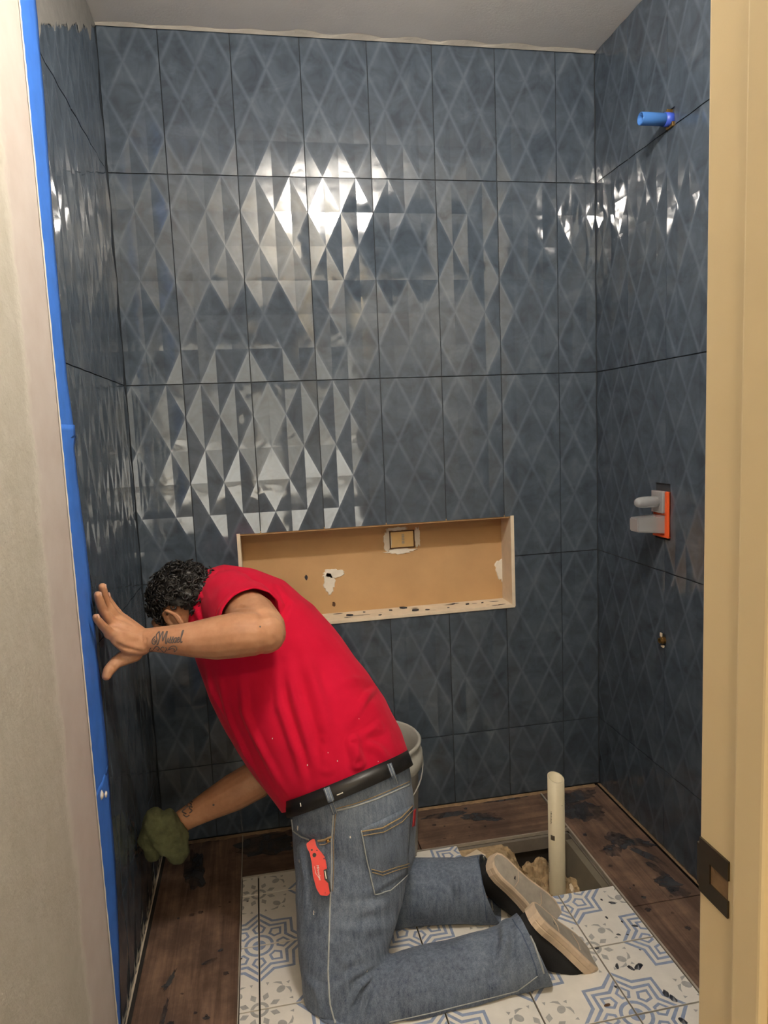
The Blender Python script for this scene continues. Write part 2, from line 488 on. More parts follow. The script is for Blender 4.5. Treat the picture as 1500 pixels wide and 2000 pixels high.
# ragged patch of compound along the ceiling edge
bm = bmesh.new(); rnd = random.Random(3)
xs = np.linspace(0.0, W, 60)
lo = [bm.verts.new((x, 0.0, H - 0.0005)) for x in xs]
mid = [bm.verts.new((x, -0.004, H - 0.004)) for x in xs]
hi = [bm.verts.new((x, -(0.012 + 0.03 * abs(noise.noise(Vector((x * 6, 1, 2)))) + 0.006 * rnd.random()), H - 0.001)) for x in xs]
for k in range(59):
    bm.faces.new((lo[k], lo[k + 1], mid[k + 1], mid[k])); bm.faces.new((mid[k], mid[k + 1], hi[k + 1], hi[k]))
obj('compound_bead', fix(bm), M['mudwhite'], bpy.data.objects['ceiling'])
# mortar smeared over the tile head of the left wall
bm = bmesh.new(); top = []; bot = []
for k in range(90):
    y = -0.006 - k * 0.0075
    zl = 2.478 - 0.53 * abs(y) - 0.018 * abs(noise.noise(Vector((y * 70, 0, 5)))) - 0.055 * max(0, noise.noise(Vector((y * 16, 3, 1)))) + 0.01 * rnd.random()
    top.append((bm.verts.new((0.0012, y, H - 0.002)), bm.verts.new((0.0006, y, H - 0.002)))); bot.append((bm.verts.new((0.0012, y, zl)), bm.verts.new((0.0, y, zl - 0.002))))
for k in range(89):
    bm.faces.new((top[k][0], bot[k][0], bot[k + 1][0], top[k + 1][0])); bm.faces.new((bot[k][0], bot[k][1], bot[k + 1][1], bot[k + 1][0]))
obj('mortar_smear', fix(bm), M['mortar'], wall_left)

# niche lining
niche = tag(empty('shower_niche', (0.755, ND, NZ0)), 'unfinished tan recessed shelf in the back wall', kind='structure')
obj('back_panel', boxes(((NX0, ND, NZ0), (NX1, ND + 0.012, NZ1))), M['board'], niche)
obj('right_panel', boxes(((NX1 - 0.010, -0.002, NZ0), (NX1 + 0.002, ND, NZ1)), bevel=0.001), M['cream'], niche)
obj('left_panel', boxes(((NX0 - 0.002, -0.002, NZ0), (NX0 + 0.009, ND, NZ1)), bevel=0.001), M['cream'], niche)
obj('bottom_ledge', boxes(((NX0, -0.003, NZ0 - 0.004), (NX1, ND, NZ0 + 0.007)), bevel=0.001), M['cream'], niche)
obj('top_panel', boxes(((NX0, 0.004, NZ1 - 0.007), (NX1, ND, NZ1 + 0.003))), M['board'], niche)
def blob(cx, cz, rx, rz, y, seed, n=44, rough=0.35, depth_=0.003, lob=3.0):
    """ragged flat splodge facing -y"""
    bm = bmesh.new(); c = bm.verts.new((cx, y - depth_, cz)); rim = []; base = []
    for k in range(n):
        a = 2 * math.pi * k / n
        f = 1 + rough * noise.noise(Vector((math.cos(a) * lob, math.sin(a) * lob, seed))) + 0.12 * noise.noise(Vector((a * 9, seed, 1)))
        p = (cx + rx * f * math.cos(a), cz + rz * f * math.sin(a))
        rim.append(bm.verts.new((cx + (p[0] - cx) * 0.9, y - depth_, cz + (p[1] - cz) * 0.9))); base.append(bm.verts.new((p[0], y + 0.0005, p[1])))
    for k in range(n):
        bm.faces.new((c, rim[k], rim[(k + 1) % n])); bm.faces.new((rim[k], base[k], base[(k + 1) % n], rim[(k + 1) % n]))
    return fix(bm)
o = obj('compound_patch', blob(0.604, 0.832, 0.036, 0.016, ND, 1.3), M['mudwhite'], niche)
o = obj('compound_patch', blob(0.588, 0.800, 0.019, 0.038, ND, 4.3), M['mudwhite'], niche)
o = obj('compound_patch', blob(1.213, 0.800, 0.034, 0.044, ND, 7.7), M['mudwhite'], niche)
bx, bz = px(786, 1053, ND).x, px(786, 1053, ND).z
for k, (dx, dz, rx, rz) in enumerate(((-.052, -.004, .014, .040), (.052, .004, .012, .034), (-.01, -.040, .050, .010), (-.02, .037, .035, .007))):
    obj('compound_rim', blob(bx + dx, bz + dz, rx, rz, ND, 2.2 + k, rough=0.5), M['mudwhite'], niche)
pk = obj('pocket_edge', boxes(((bx - 0.046, ND - 0.0045, bz - 0.031), (bx + 0.042, ND - 0.001, bz - .027)), ((bx - 0.046, ND - 0.0045, bz + 0.027), (bx + 0.042, ND - 0.001, bz + .030)), ((bx - 0.046, ND - 0.0045, bz - 0.031), (bx - .042, ND - 0.001, bz + .030)), ((bx + 0.038, ND - 0.0045, bz - 0.031), (bx + 0.042, ND - 0.001, bz + .030))), M['raw'], niche)
pk_lit = obj('lit_pocket_back', boxes(((bx - 0.042, ND - 0.0025, bz - 0.028), (bx + 0.038, ND - 0.0005, bz + 0.028))), M['lit_pocket'], niche)  # flat pale plate, its colour stands in for the lit recessed pocket
bm = bmesh.new()
for k in range(11):
    zz = bz - 0.016 + k * 0.0032; box(bm, (bx - 0.003, ND - 0.0031, zz), (bx + 0.006, ND - 0.0024, zz + (0.0019 if k % 3 else 0.0011)))
obj('barcode_print', bm, M['tgrey'], pk_lit)
for k, (u, v) in enumerate(((598, 1128), (652, 1180), (574, 1160))):
    p = px(u, v, ND); obj('dark_fleck', blob(p.x, p.z, 0.0055, 0.009, ND, k + 0.4, 16, depth_=0.0012), M['chip'] if k != 1 else M['raw'], niche)
for k, (z) in enumerate((0.955, 0.765)):
    obj('screw', lathe(bmesh.new(), [(0.0001, 0), (0.004, 0), (0.004, 0.001)], 10, (0, 0, 0)), M['rust'], niche).matrix_world = Matrix.Translation((NX1 - 0.0105, 0.05, z)) @ Matrix.Rotation(-math.pi / 2, 4, 'Y')
# crumbs on the ledge
rc = random.Random(11)
ORD = ('leftmost', 'second from the left', 'third from the left', 'fourth from the left', 'fifth from the left', 'fifth from the right', 'fourth from the right', 'third from the right', 'second from the right', 'rightmost')
for k, x in enumerate((0.645, 0.70, 0.745, 0.79, 0.835, 0.872, 0.91, 0.985, 1.06, 1.115)):
    y = rc.uniform(0.010, 0.08); s = (0.012, .006, .007, .008, .013, .015, .007, .005, .009, .006)[k]
    bm = bmesh.new(); prism(bm, [Vector((s * math.cos(a + rc.uniform(-.4, .4)) * rc.uniform(.6, 1.2), 0.5 * s * math.sin(a), 0)) for a in np.linspace(0, 6.28, 6)[:-1]], Vector((0, 0, s * 0.4)))
    o = obj('tile_chip', fix(bm), M['chip']); o.location = (x, y, NZ0 + 0.0072); o.rotation_euler = (rc.uniform(-.05, .05), 0, rc.uniform(-.5, .5))
    tag(o, 'small dark tile chip on the bottom ledge of the niche, ' + ORD[k], 'tile chip', 'tile chips on the niche ledge')
for k in range(14):      # flat stains of dark adhesive on the ledge
    x = rc.uniform(0.60, 1.17); y = rc.uniform(0.004, 0.085); n = 14; s = rc.uniform(.006, .022); bm = bmesh.new()
    bm.faces.new([bm.verts.new((x + s * (1 + .5 * noise.noise(Vector((a * 2, k, 0)))) * math.cos(a), y + .3 * s * math.sin(a), NZ0 + .0074)) for a in np.linspace(0, 6.283, n + 1)[:-1]])
    obj('adhesive_stain', bm, M['smear'], niche)

# ------------------------------------------------------------------ floor
HX0, HX1, HY0, HY1 = FX + 3 * FT, 1.292, -0.533, -0.236
SL = -0.008
fl = boxes(((-0.1, -1.76, -0.3), (HX0, 0.3, SL)), ((HX1, -1.76, -0.3), (W + 0.1, 0.3, SL)), ((HX0, -1.76, -0.3), (HX1, HY0, SL)), ((HX0, HY1, -0.3), (HX1, 0.3, SL)),
           ((HX0, HY0, -0.3), (HX1, HY1, -0.16)))
floor = tag(obj('floor', fl, [M['fgrout']]), 'shower floor of patterned tiles framed by wood-look planks', kind='structure')
# planks
def plank(a, b, along):
    o = obj('plank', boxes((a, b), bevel=0.0015), M['wood_x'] if along == 'x' else M['wood_y'], floor); return o
plank((0.012, -0.806, SL), (0.2485, -0.006, 0.0), 'y'); plank((0.012, -1.60, SL), (0.2485, -0.809, 0.0), 'y')
plank((0.252, -0.2335, SL), (0.80, -0.008, 0.0), 'x'); plank((0.803, -0.2335, SL), (1.287, -0.008, 0.0), 'x')
plank((1.2945, -0.62, SL), (1.508, -0.006, 0.0), 'y'); plank((1.2945, -1.60, SL), (1.508, -0.623, 0.0), 'y')
for a, b in (((0.2487, -1.60, SL), (0.2517, -0.006, 0.0022)), ((0.252, -0.2372, SL), (1.292, -0.2338, 0.0022)), ((1.2890, -1.60, SL), (1.2942, -0.006, 0.0022))):
    obj('edge_trim', boxes((a, b)), M['trim'], floor)
def ragged_strip(p0, p1, w, z, seed, mat, name):
    p0, p1 = Vector(p0), Vector(p1); d = (p1 - p0); n = int(d.length / 0.008); s = d.normalized().cross(Vector((0, 0, 1))); bm = bmesh.new(); L = []
    for k in range(n + 1):
        p = p0 + d * k / n; ww = w * (0.65 + 0.7 * abs(noise.noise(Vector((k * 0.21, seed, 0)))) + 0.2 * random.random())
        L.append((bm.verts.new((p.x, p.y, z + 0.004)), bm.verts.new((p.x + s.x * ww, p.y + s.y * ww, z + 0.0008))))
    for k in range(n): bm.faces.new((L[k][0], L[k + 1][0], L[k + 1][1], L[k][1]))
    obj(name, fix(bm), mat, floor)
ragged_strip((1.512, -0.004, 0), (1.512, -1.2, 0), -0.02, 0.0, 2, M['tan_grout'], 'grout_strip')
ragged_strip((0.02, -0.004, 0), (1.50, -0.004, 0), 0.016, 0.0, 5, M['tan_grout'], 'grout_strip')
ragged_strip((0.004, -0.05, 0), (0.004, -1.2, 0), 0.006, 0.0, 8, M['cream'], 'grout_strip')

# patterned floor tiles: white body with printed star and flower motifs
T = FT
def pol(r, deg): return (r * math.cos(math.radians(deg)), r * math.sin(math.radians(deg)))
def motif_star():
    out = []
    out.append((1, [pol(0.085, a) for a in range(0, 360, 15)]))
    def band(r0, r1, n=24, m=1):
        for k in range(n):
            a, b = 360 / n * k, 360 / n * (k + 1)
            out.append((m, [pol(r0, a), pol(r1, a), pol(r1, b), pol(r0, b)]))
    band(0.145, 0.185)
    for (tip, con, w) in ((0.61, 0.475, 0.042), (0.505, 0.385, 0.042)):
        P = [pol(tip if k % 2 == 0 else con, 22.5 * k) for k in range(16)]; Q = [pol((tip if k % 2 == 0 else con) - w * (1.15 if k % 2 == 0 else 1.0), 22.5 * k) for k in range(16)]
        for k in range(16): out.append((1, [Q[k], P[k], P[(k + 1) % 16], Q[(k + 1) % 16]]))
    for k in range(8):
        base = 45 * k; shp = [(0.215, -0.05), (0.305, -0.092), (0.405, 0.0), (0.305, 0.092), (0.215, 0.05)]; inn = [(0.245, -0.030), (0.305, -0.056), (0.360, 0.0), (0.305, 0.056), (0.245, 0.030)]
        c, s = math.cos(math.radians(base)), math.sin(math.radians(base)); rt = lambda p: (p[0] * c - p[1] * s, p[0] * s + p[1] * c)
        for j in range(5): out.append((1, [rt(inn[j]), rt(shp[j]), rt(shp[(j + 1) % 5]), rt(inn[(j + 1) % 5])]))
    return out
def motif_flower():
    out = []
    for k in range(24): out.append((2, [pol(0.065, 15 * k), pol(0.105, 15 * k), pol(0.105, 15 * k + 15), pol(0.065, 15 * k + 15)]))
    for k in range(8):
        a = 22.5 + 45 * k; c, s = math.cos(math.radians(a)), math.sin(math.radians(a)); rt = lambda p: (p[0] * c - p[1] * s, p[0] * s + p[1] * c)
        out.append((2, [rt((0.125, 0)), rt((0.185, -0.038)), rt((0.245, 0)), rt((0.185, 0.038))]))
    for k in range(4):
        a = 45 + 90 * k; c, s = math.cos(math.radians(a)), math.sin(math.radians(a)); rt = lambda p: (p[0] * c - p[1] * s, p[0] * s + p[1] * c)
        out.append((2, [rt((0.345 + 0.058 * math.cos(t), 0.045 * math.sin(t))) for t in np.linspace(0, 6.283, 13)[:-1]]))
        for sg in (1, -1):
            leaf = [(0.40, 0.02), (0.43, 0.07), (0.40, 0.12), (0.36, 0.145), (0.385, 0.10), (0.395, 0.06)]
            out.append((2, [rt((p[0], sg * p[1])) for p in leaf][::sg]))
            tri = [(0.30, 0.17), (0.345, 0.185), (0.32, 0.215)]
            out.append((2, [rt((p[0], sg * p[1])) for p in tri][::sg]))
        out.append((2, [rt((0.455, -0.022)), rt((0.50, 0.0)), rt((0.455, 0.022))]))
    return out
def clip_poly(p, lo, hi):
    for ax in (0, 1):
        for sgn, lim in ((1, lo[ax]), (-1, -hi[ax])):
            q = []
            for k in range(len(p)):
                a, b = p[k], p[(k + 1) % len(p)]; da, db = sgn * a[ax] - lim, sgn * b[ax] - lim
                if da >= 0: q.append(a)
                if (da > 0 and db < 0) or (da < 0 and db > 0):
                    t_ = da / (da - db); q.append((a[0] + (b[0] - a[0]) * t_, a[1] + (b[1] - a[1]) * t_))
            p = q
            if len(p) < 3: return []
    return p
STAR, FLOW = motif_star(), motif_flower()
def floor_tile_mesh(odd, lo, hi):
    """lo..hi in tile units; odd swaps which corners carry the stars"""
    g = 0.0019 / T; lo = (lo[0] + g, lo[1] + g); hi = (hi[0] - g, hi[1] - g)
    bm = box(bmesh.new(), (lo[0] * T, lo[1] * T, SL), (hi[0] * T, hi[1] * T, 0.0), 0.0006)
    corners = ((0, 0), (1, 1)), ((1, 0), (0, 1))
    for mot, cs in ((STAR, corners[odd]), (FLOW, corners[1 - odd])):
        for c in cs:
            for mi, poly in mot:
                q = clip_poly([(x + c[0], y + c[1]) for x, y in poly], (lo[0] + 0.004, lo[1] + 0.004), (hi[0] - 0.004, hi[1] - 0.004))
                if len(q) < 3: continue
                try: f = bm.faces.new([bm.verts.new((x * T, y * T, 0.00025)) for x, y in q])
                except ValueError: continue
                f.material_index = mi
    for f in bm.faces:
        f.normal_update()
        if f.material_index and f.normal.z < 0: f.normal_flip()
    return bm
cache = {}
for i in range(-1, 5):
    for j in range(-2, 6):            # rows count toward the camera
        x0 = FX + i * FT; y0 = -(FY + (j + 1) * FT)
        lo = [0.0, 0.0]; hi = [1.0, 1.0]
        lo[0] = max(0, (0.2518 - x0) / T); hi[0] = min(1, (1.2888 - x0) / T); hi[1] = min(1, (-0.2374 - y0) / T)
        if hi[0] - lo[0] < 0.05 or hi[1] - lo[1] < 0.05: continue
        if i >= 3 and j < 0: continue
        odd = (i + j + 1) % 2
        key = (odd, tuple(lo), tuple(hi))
        if key not in cache:
            o = obj('floor_tile', floor_tile_mesh(odd, lo, hi), [M['twhite'], M['tblue'], M['tgrey']], floor); cache[key] = o.data
        else:
            o = obj('floor_tile', cache[key], None, floor)
        o.location = (x0, y0, random.uniform(-0.0004, 0.0004))

# dark smears and spots left on the planks and tiles
def floor_blob(pts, seed, name='grout_smear', mat='smear', z=0.0006, par=None):
    """pts: (x, y, r) chain of overlapping splodges on the floor, made as one ragged outline each"""
    bm = bmesh.new()
    for q, (x, y, rx, ry, rot) in enumerate(pts):
        n = 40; c, s = math.cos(rot), math.sin(rot); ring = []
        for k in range(n):
            a = 2 * math.pi * k / n; f = 1 + 0.45 * noise.noise(Vector((math.cos(a) * 2.2, math.sin(a) * 2.2, seed + q))) + 0.28 * noise.noise(Vector((math.cos(a) * 7, math.sin(a) * 7, seed + q)))
            e, g = rx * f * math.cos(a), ry * f * math.sin(a)
            ring.append(bm.verts.new((x + e * c - g * s, y + e * s + g * c, z + 0.0002 * q)))
        bm.faces.new(ring)
    for f in bm.faces:
        f.normal_update()
        if f.normal.z < 0: f.normal_flip()
    return obj(name, bm, M[mat], par or floor)
def fb(u, v, ru, rv, rot=0.0):
    p = pz(u, v, 0); return (p.x, p.y, ru, rv, rot)
floor_blob([fb(1110, 1575, 0.055, 0.085, .2), fb(1150, 1585, 0.05, 0.06, 0), fb(1130, 1555, 0.07, 0.03, .2)], 1)
floor_blob([fb(1210, 1640, 0.035, 0.045, .4), fb(1195, 1662, 0.03, 0.03, 0), fb(1245, 1645, 0.02, 0.05, .9), fb(1265, 1672, 0.014, 0.06, .5), fb(1285, 1700, 0.012, 0.045, .2)], 5)
floor_blob([fb(1305, 1725, 0.03, 0.035, .3), fb(1325, 1742, 0.03, 0.02, -.6)], 9)
floor_blob([fb(870, 1592, 0.075, 0.016, 0), fb(935, 1595, 0.06, 0.022, -.15), fb(960, 1600, 0.04, 0.012, -.3)], 12)
floor_blob([fb(985, 1561, 0.09, 0.012, 0.0), fb(920, 1566, 0.05, 0.007, 0)], 15)
floor_blob([fb(520, 1650, 0.09, 0.06, 0)], 18)
floor_blob([fb(380, 1700, 0.03, 0.1, .1), fb(350, 1640, 0.05, 0.06, .1)], 21)
floor_blob([fb(332, 1915, 0.006, 0.035, -.3), fb(318, 1990, 0.006, 0.05, -.1), fb(325, 1925, 0.012, 0.006, .4)], 24)
floor_blob([fb(410, 1878, 0.022, 0.006, .4)], 25)
rs = random.Random(4)
for k in range(34):
    if k < 14: u, v = rs.uniform(1130, 1330), 0; p = Vector((rs.uniform(1.31, 1.48), rs.uniform(-0.75, -0.25), 0))
    elif k < 22: p = Vector((rs.uniform(0.82, 1.27), rs.uniform(-0.2, -0.03), 0))
    else: p = Vector((rs.uniform(0.08, 0.23), rs.uniform(-0.75, -0.32), 0))
    s = rs.uniform(0.003, 0.009); floor_blob([(p.x, p.y, s, s * rs.uniform(.5, 1), rs.uniform(0, 3))], k * 1.7, 'dark_spot')
# crumbs of grout on the printed tiles
crumbs = [(1195, 1763, .010), (1175, 1757, .005), (1208, 1825, .006), (1247, 1888, .014), (1232, 1890, .010), (1205, 1887, .009), (1226, 1825, .004), (1250, 1855, .003), (1300, 1940, .012), (1315, 1950, .012), (1186, 1963, .008), (1166, 1852, .006),
          (1185, 1792, .006), (1215, 1800, .005), (1240, 1808, .008), (1335, 1995, .012), (484, 1760, .004), (472, 1872, .003), (1205, 1928, .008)]
CRUMB_LABEL = {0: 'dark grout crumb on the printed floor tile nearest the upright pipe', 3: 'largest dark grout flake on the printed floor tiles, right of the shoe toe', 5: 'dark grout crumb just right of the near shoe toe',
    8: 'dark grout flake near the door jamb, upper of two side by side', 9: 'dark grout flake near the door jamb, lower of two side by side', 10: 'small brown crumb on a blue star of the printed floor', 15: 'dark grout flake at the bottom edge beside the door jamb'}
for k, (u, v, s) in enumerate(crumbs):
    p = pz(u, v, 0.001); bm = bmesh.new(); n = 9; ring = []
    ctr = [bm.verts.new((0, 0, s * 0.35))]
    for a in range(n):
        t_ = 6.283 * a / n; f = 1 + 0.5 * noise.noise(Vector((math.cos(t_) * 2, math.sin(t_) * 2, k * 3.1)))
        ring.append(bm.verts.new((s * f * math.cos(t_), 0.55 * s * f * math.sin(t_), 0)))
    for a in range(n): bm.faces.new((ctr[0], ring[a], ring[(a + 1) % n]))
    bm.faces.new(ring[::-1])
    if k in CRUMB_LABEL:
        o = obj('grout_crumb', fix(bm), M['chip'] if k != 10 else M['raw']); tag(o, CRUMB_LABEL[k], 'crumb', 'grout crumbs on the floor tiles')
    else: o = obj('dark_spot', fix(bm), M['chip'], floor)
    o.location = (p.x, p.y, 0.0008); o.rotation_euler = (0, 0, rs.uniform(0, 3))

# the open hole around the drain
hole = tag(empty('floor_hole', (1.1, -0.38, -0.16)), 'broken-out hole in the shower floor beside the pipe', kind='structure')
bm = bmesh.new(); n1, n2 = 56, 44; g = {}
for a in range(n1):
    for b in range(n2):
        x = HX0 + (HX1 - HX0) * a / (n1 - 1); y = HY0 + (HY1 - HY0) * b / (n2 - 1)
        q = Vector((x * 22, y * 22, 0.0)); big = noise.noise(q * 0.55 + Vector((3, 1, 0)))
        h = -0.115 + 0.105 * max(0, min(1, (1.125 - x) / 0.09)) * max(0, min(1, (y - HY0) / 0.10 + .3)) + 0.04 * noise.turbulence_vector(q, 4, True)[0] + 0.022 * big + 0.02 * noise.cell(q * 1.7 + Vector((noise.noise(q * 3), noise.noise(q * 3 + Vector((5, 0, 0))), 0)) * .5)
        g[a, b] = bm.verts.new((x, y, min(-0.012, h)))
for a in range(n1 - 1):
    for b in range(n2 - 1): bm.faces.new((g[a, b], g[a + 1, b], g[a + 1, b + 1], g[a, b + 1]))
tag(obj('rubble_bed', bm, M['rubble'], hole), kind='stuff')
bm = bmesh.new(); a0, a1 = Vector((1.243, HY0 + .01, -0.16)), Vector((1.243, HY1 - .02, -0.16))
prism(bm, [Vector((1.222, HY0, -.16)), Vector((1.236, HY0, -.16)), Vector((1.283, HY0, -.012)), Vector((1.262, HY0, -.012))], Vector((0, HY1 - HY0 - 0.04, 0)))
obj('side_board', fix(bm), M['form'], hole)
obj('lip', boxes(((HX0, HY1 - 0.012, -0.05), (HX1, HY1, -0.010)), ((HX1 - 0.008, HY0, -0.05), (HX1, HY1, -0.010)), ((HX0, HY0, -0.04), (HX1, HY0 + 0.012, -0.009))), M['slab'], hole)
rr = random.Random(8)
for k in range(44):
    x, y = rr.uniform(HX0 + .02, 1.13), rr.uniform(HY0 + .06, HY1 - .015); s = rr.uniform(0.008, 0.022)
    if k > 34: x, y = rr.uniform(1.17, 1.235), rr.uniform(-.52, -.40)
    bm = bmesh.new(); bmesh.ops.create_icosphere(bm, subdivisions=1, radius=s)
    for v in bm.verts: v.co *= 1 + 0.5 * noise.noise(v.co * 60 + Vector((k, 0, 0)))
    o = obj('rubble_stone', bm, M['rubble'] if k % 4 else M['cream'], hole); o.matrix_parent_inverse = hole.matrix_basis.inverted(); o.location = (x, y, -0.035 - 0.05 * max(0, (x - 1.02) / .1) if k <= 34 else -0.095); o.scale = (1, 1, 0.7); o.rotation_euler = (k, k * 2, k)
# loose scrap of tile backing beside the hole
o = obj('tile_scrap', boxes(((-0.03, -0.02, -0.003), (0.03, 0.02, 0.003)), bevel=0.001), M['cream']); p = pz(924, 1672, 0.0); o.location = (p.x + .005, p.y, -0.004); o.rotation_euler = (0, 0, 0.5)
tag(o, 'broken cream scrap at the edge of the floor hole behind the jeans', 'scrap')

# drain pipe
PP = Vector((1.172, -0.412, 0))
pipe = tag(empty('drain_pipe', (PP.x, PP.y, -0.15)), 'upright cream plastic pipe standing in the floor hole', 'pipe')
bm = bmesh.new(); R0, R1 = 0.0242, 0.0205; seg = 40; zt = 0.279
rows = []
for (r, z, cut) in ((R0, -0.15, 0), (R0, zt, 1), (R1, zt, 1), (R1, -0.1, 0)):
    rows.append([bm.verts.new((PP.x + r * math.cos(6.28318 * k / seg), PP.y + r * math.sin(6.28318 * k / seg), z + (cut * (0.12 * -r * math.cos(6.28318 * k / seg) + 0.3 * r * math.sin(6.28318 * k / seg)))) ) for k in range(seg)])
for l0, l1 in zip(rows, rows[1:]):
    for k in range(seg): bm.faces.new((l0[k], l0[(k + 1) % seg], l1[(k + 1) % seg], l1[k]))
obj('pipe_wall', fix(bm), M['pvc'], pipe, True)
def on_pipe(u, v, w, h, mat, name, n=5):
    c = px(u, v, PP.y - R0); bm = bmesh.new(); L = []
    a0 = math.atan2(-(R0 ** 2 - (c.x - PP.x) ** 2) ** .5 if abs(c.x - PP.x) < R0 else -1e-3, c.x - PP.x)
    for k in range(n + 1):
        a = a0 + (k / n - 0.5) * w / R0
        q = lambda z: bm.verts.new((PP.x + (R0 + .0004) * math.cos(a), PP.y + (R0 + .0004) * math.sin(a), z))
        L.append((q(c.z - h / 2), q(c.z + h / 2)))
    for k in range(n): bm.faces.new((L[k][0], L[k + 1][0], L[k + 1][1], L[k][1]))
    obj(name, bm, mat, pipe)
for k in range(9): on_pipe(1080, 1590 + k * 2.9, 0.0045 if k % 2 else 0.003, 0.0022, M['ink'], 'printed_mark', 2)
for k in range(8): on_pipe(1077.5, 1690 + k * 3.0, 0.004 if k % 2 else 0.0028, 0.002, M['ink'], 'printed_mark', 2)
on_pipe(1082, 1640, 0.013, 0.015, M['rust'], 'round_sticker'); 
on_pipe(1098, 1574, 0.002, 0.002, M['ink'], 'speck', 1)

# ------------------------------------------------------------------ plumbing stubs on the right wall
sh = tag(empty('shower_arm_stub', (W, -0.42, 2.10)), 'blue plastic pipe stub sticking out high on the right wall', 'pipe stub')
bm = bmesh.new(); rings = []
for (x, r) in ((W + 0.01, 0.0165), (W - 0.085, 0.0165), (W - 0.087, 0.0158), (W - 0.087, 0.0130), (W - 0.02, 0.0125)):
    rings.append((Vector((x, -0.421, 2.102)), Vector((0, r, 0)), Vector((0, 0, r))))
loft(bm, rings, 28, True); obj('pipe_tube', fix(bm), M['bluepipe'], sh, True)
bm = bmesh.new(); rings = [(Vector((x, -0.421, 2.102)), Vector((0, r, 0)), Vector((0, 0, r))) for x, r in ((W + 0.01, 0.0176), (W - 0.018, 0.0176))]
loft(bm, rings, 24); obj('threaded_end', bm, plain('deep_blue_plastic', (58, 84, 186), 0.4), sh, True)
obj('bracket', boxes(((W - 0.012, -0.428, 2.114), (W + 0.004, -0.420, 2.126)), bevel=0.001), M['brass'], sh); obj('bracket', boxes(((W - 0.004, -0.438, 2.080), (W + 0.004, -0.408, 2.092)), bevel=0.001), M['brass'], sh)

va = tag(empty('shower_valve', (W, -0.395, 1.03)), 'orange framed shower valve with clear plastic caps on the right wall', 'valve')
V0, V1, VZ0, VZ1 = -VA[2] + .002, -VA[0] - .002, VA[1] + .003, VA[3] - .003
obj('rough_in_box', boxes(((W + 0.0065, V0, VZ0), (W + 0.03, V1, VZ1))), M['raw'], va)
obj('orange_guard', boxes(((W - 0.010, V0, VZ0 + .006), (W + 0.008, V0 + 0.010, VZ1 - .020)), ((W - 0.006, V1 - 0.004, 1.02), (W + 0.008, V1, VZ1 - .02)), ((W - 0.0075, V0, VZ0 + .004), (W + 0.008, V1, VZ0 + .010)), ((W - .002, V0, VZ0 + .006), (W + .007, V1, VZ1 - .02)), bevel=0.001), M['orange'], va)
obj('clear_shell', boxes(((W - 0.016, V0 + 0.012, 1.035), (W - 0.003, V1 - 0.004, VZ1 - .018)), bevel=0.003), M['clear'], va, True)
bm = bmesh.new(); cy, cz = -0.392, 1.068
rings = [(Vector((x, cy, cz)), Vector((0, r, 0)), Vector((0, 0, r))) for x, r in ((W, 0.0165), (W - 0.060, 0.0165), (W - 0.074, 0.0150), (W - 0.083, 0.0105), (W - 0.087, 0.003))]
loft(bm, rings, 28); obj('clear_cap', fix(bm), M['clear'], va, True)
bm = bmesh.new(); cz = 1.004
q = [Vector((W, V0 + .012, cz - .028)), Vector((W, V1 - .003, cz - .028)), Vector((W, V1 - .003, cz + .024)), Vector((W, V0 + .012, cz + .024))]
q2 = [Vector((W - .088, V0 + .020, cz - .020)), Vector((W - .088, V1 - .010, cz - .020)), Vector((W - .088, V1 - .010, cz + .020)), Vector((W - .088, V0 + .020, cz + .020))]
A = [bm.verts.new(v) for v in q]; B = [bm.verts.new(v) for v in q2]
bm.faces.new(A); bm.faces.new(B[::-1])
for k in range(4): bm.faces.new((A[k], B[k], B[(k + 1) % 4], A[(k + 1) % 4]))
bmesh.ops.bevel(bm, geom=bm.edges[:], offset=0.003, segments=2, affect='EDGES'); obj('clear_box', fix(bm), M['clear'], va)

sp = tag(empty('spout_fitting', (W, -0.40, 0.655)), 'small brass fitting in a rough hole low on the right wall', 'fitting')
obj('rough_hole', boxes(((W + .006, -0.4135, 0.637), (W + 0.02, -0.3885, 0.673))), M['raw'], sp)
bm = bmesh.new(); rings = [(Vector((x, -0.400, 0.654)), Vector((0, r, 0)), Vector((0, 0, r))) for x, r in ((W + .01, .011), (W - .004, .011), (W - .005, .0085), (W - .012, .0085), (W - .012, .006), (W - .002, .006))]
loft(bm, rings, 8); obj('brass_nipple', fix(bm), M['brass'], sp)
obj('torn_edge', boxes(((W - .0022, -0.404, 0.632), (W + .004, -0.392, 0.638)), bevel=.001), M['cream'], sp); obj('torn_edge', boxes(((W - .002, -0.393, 0.662), (W + .003, -0.386, 0.674)), bevel=.001), M['cream'], sp)

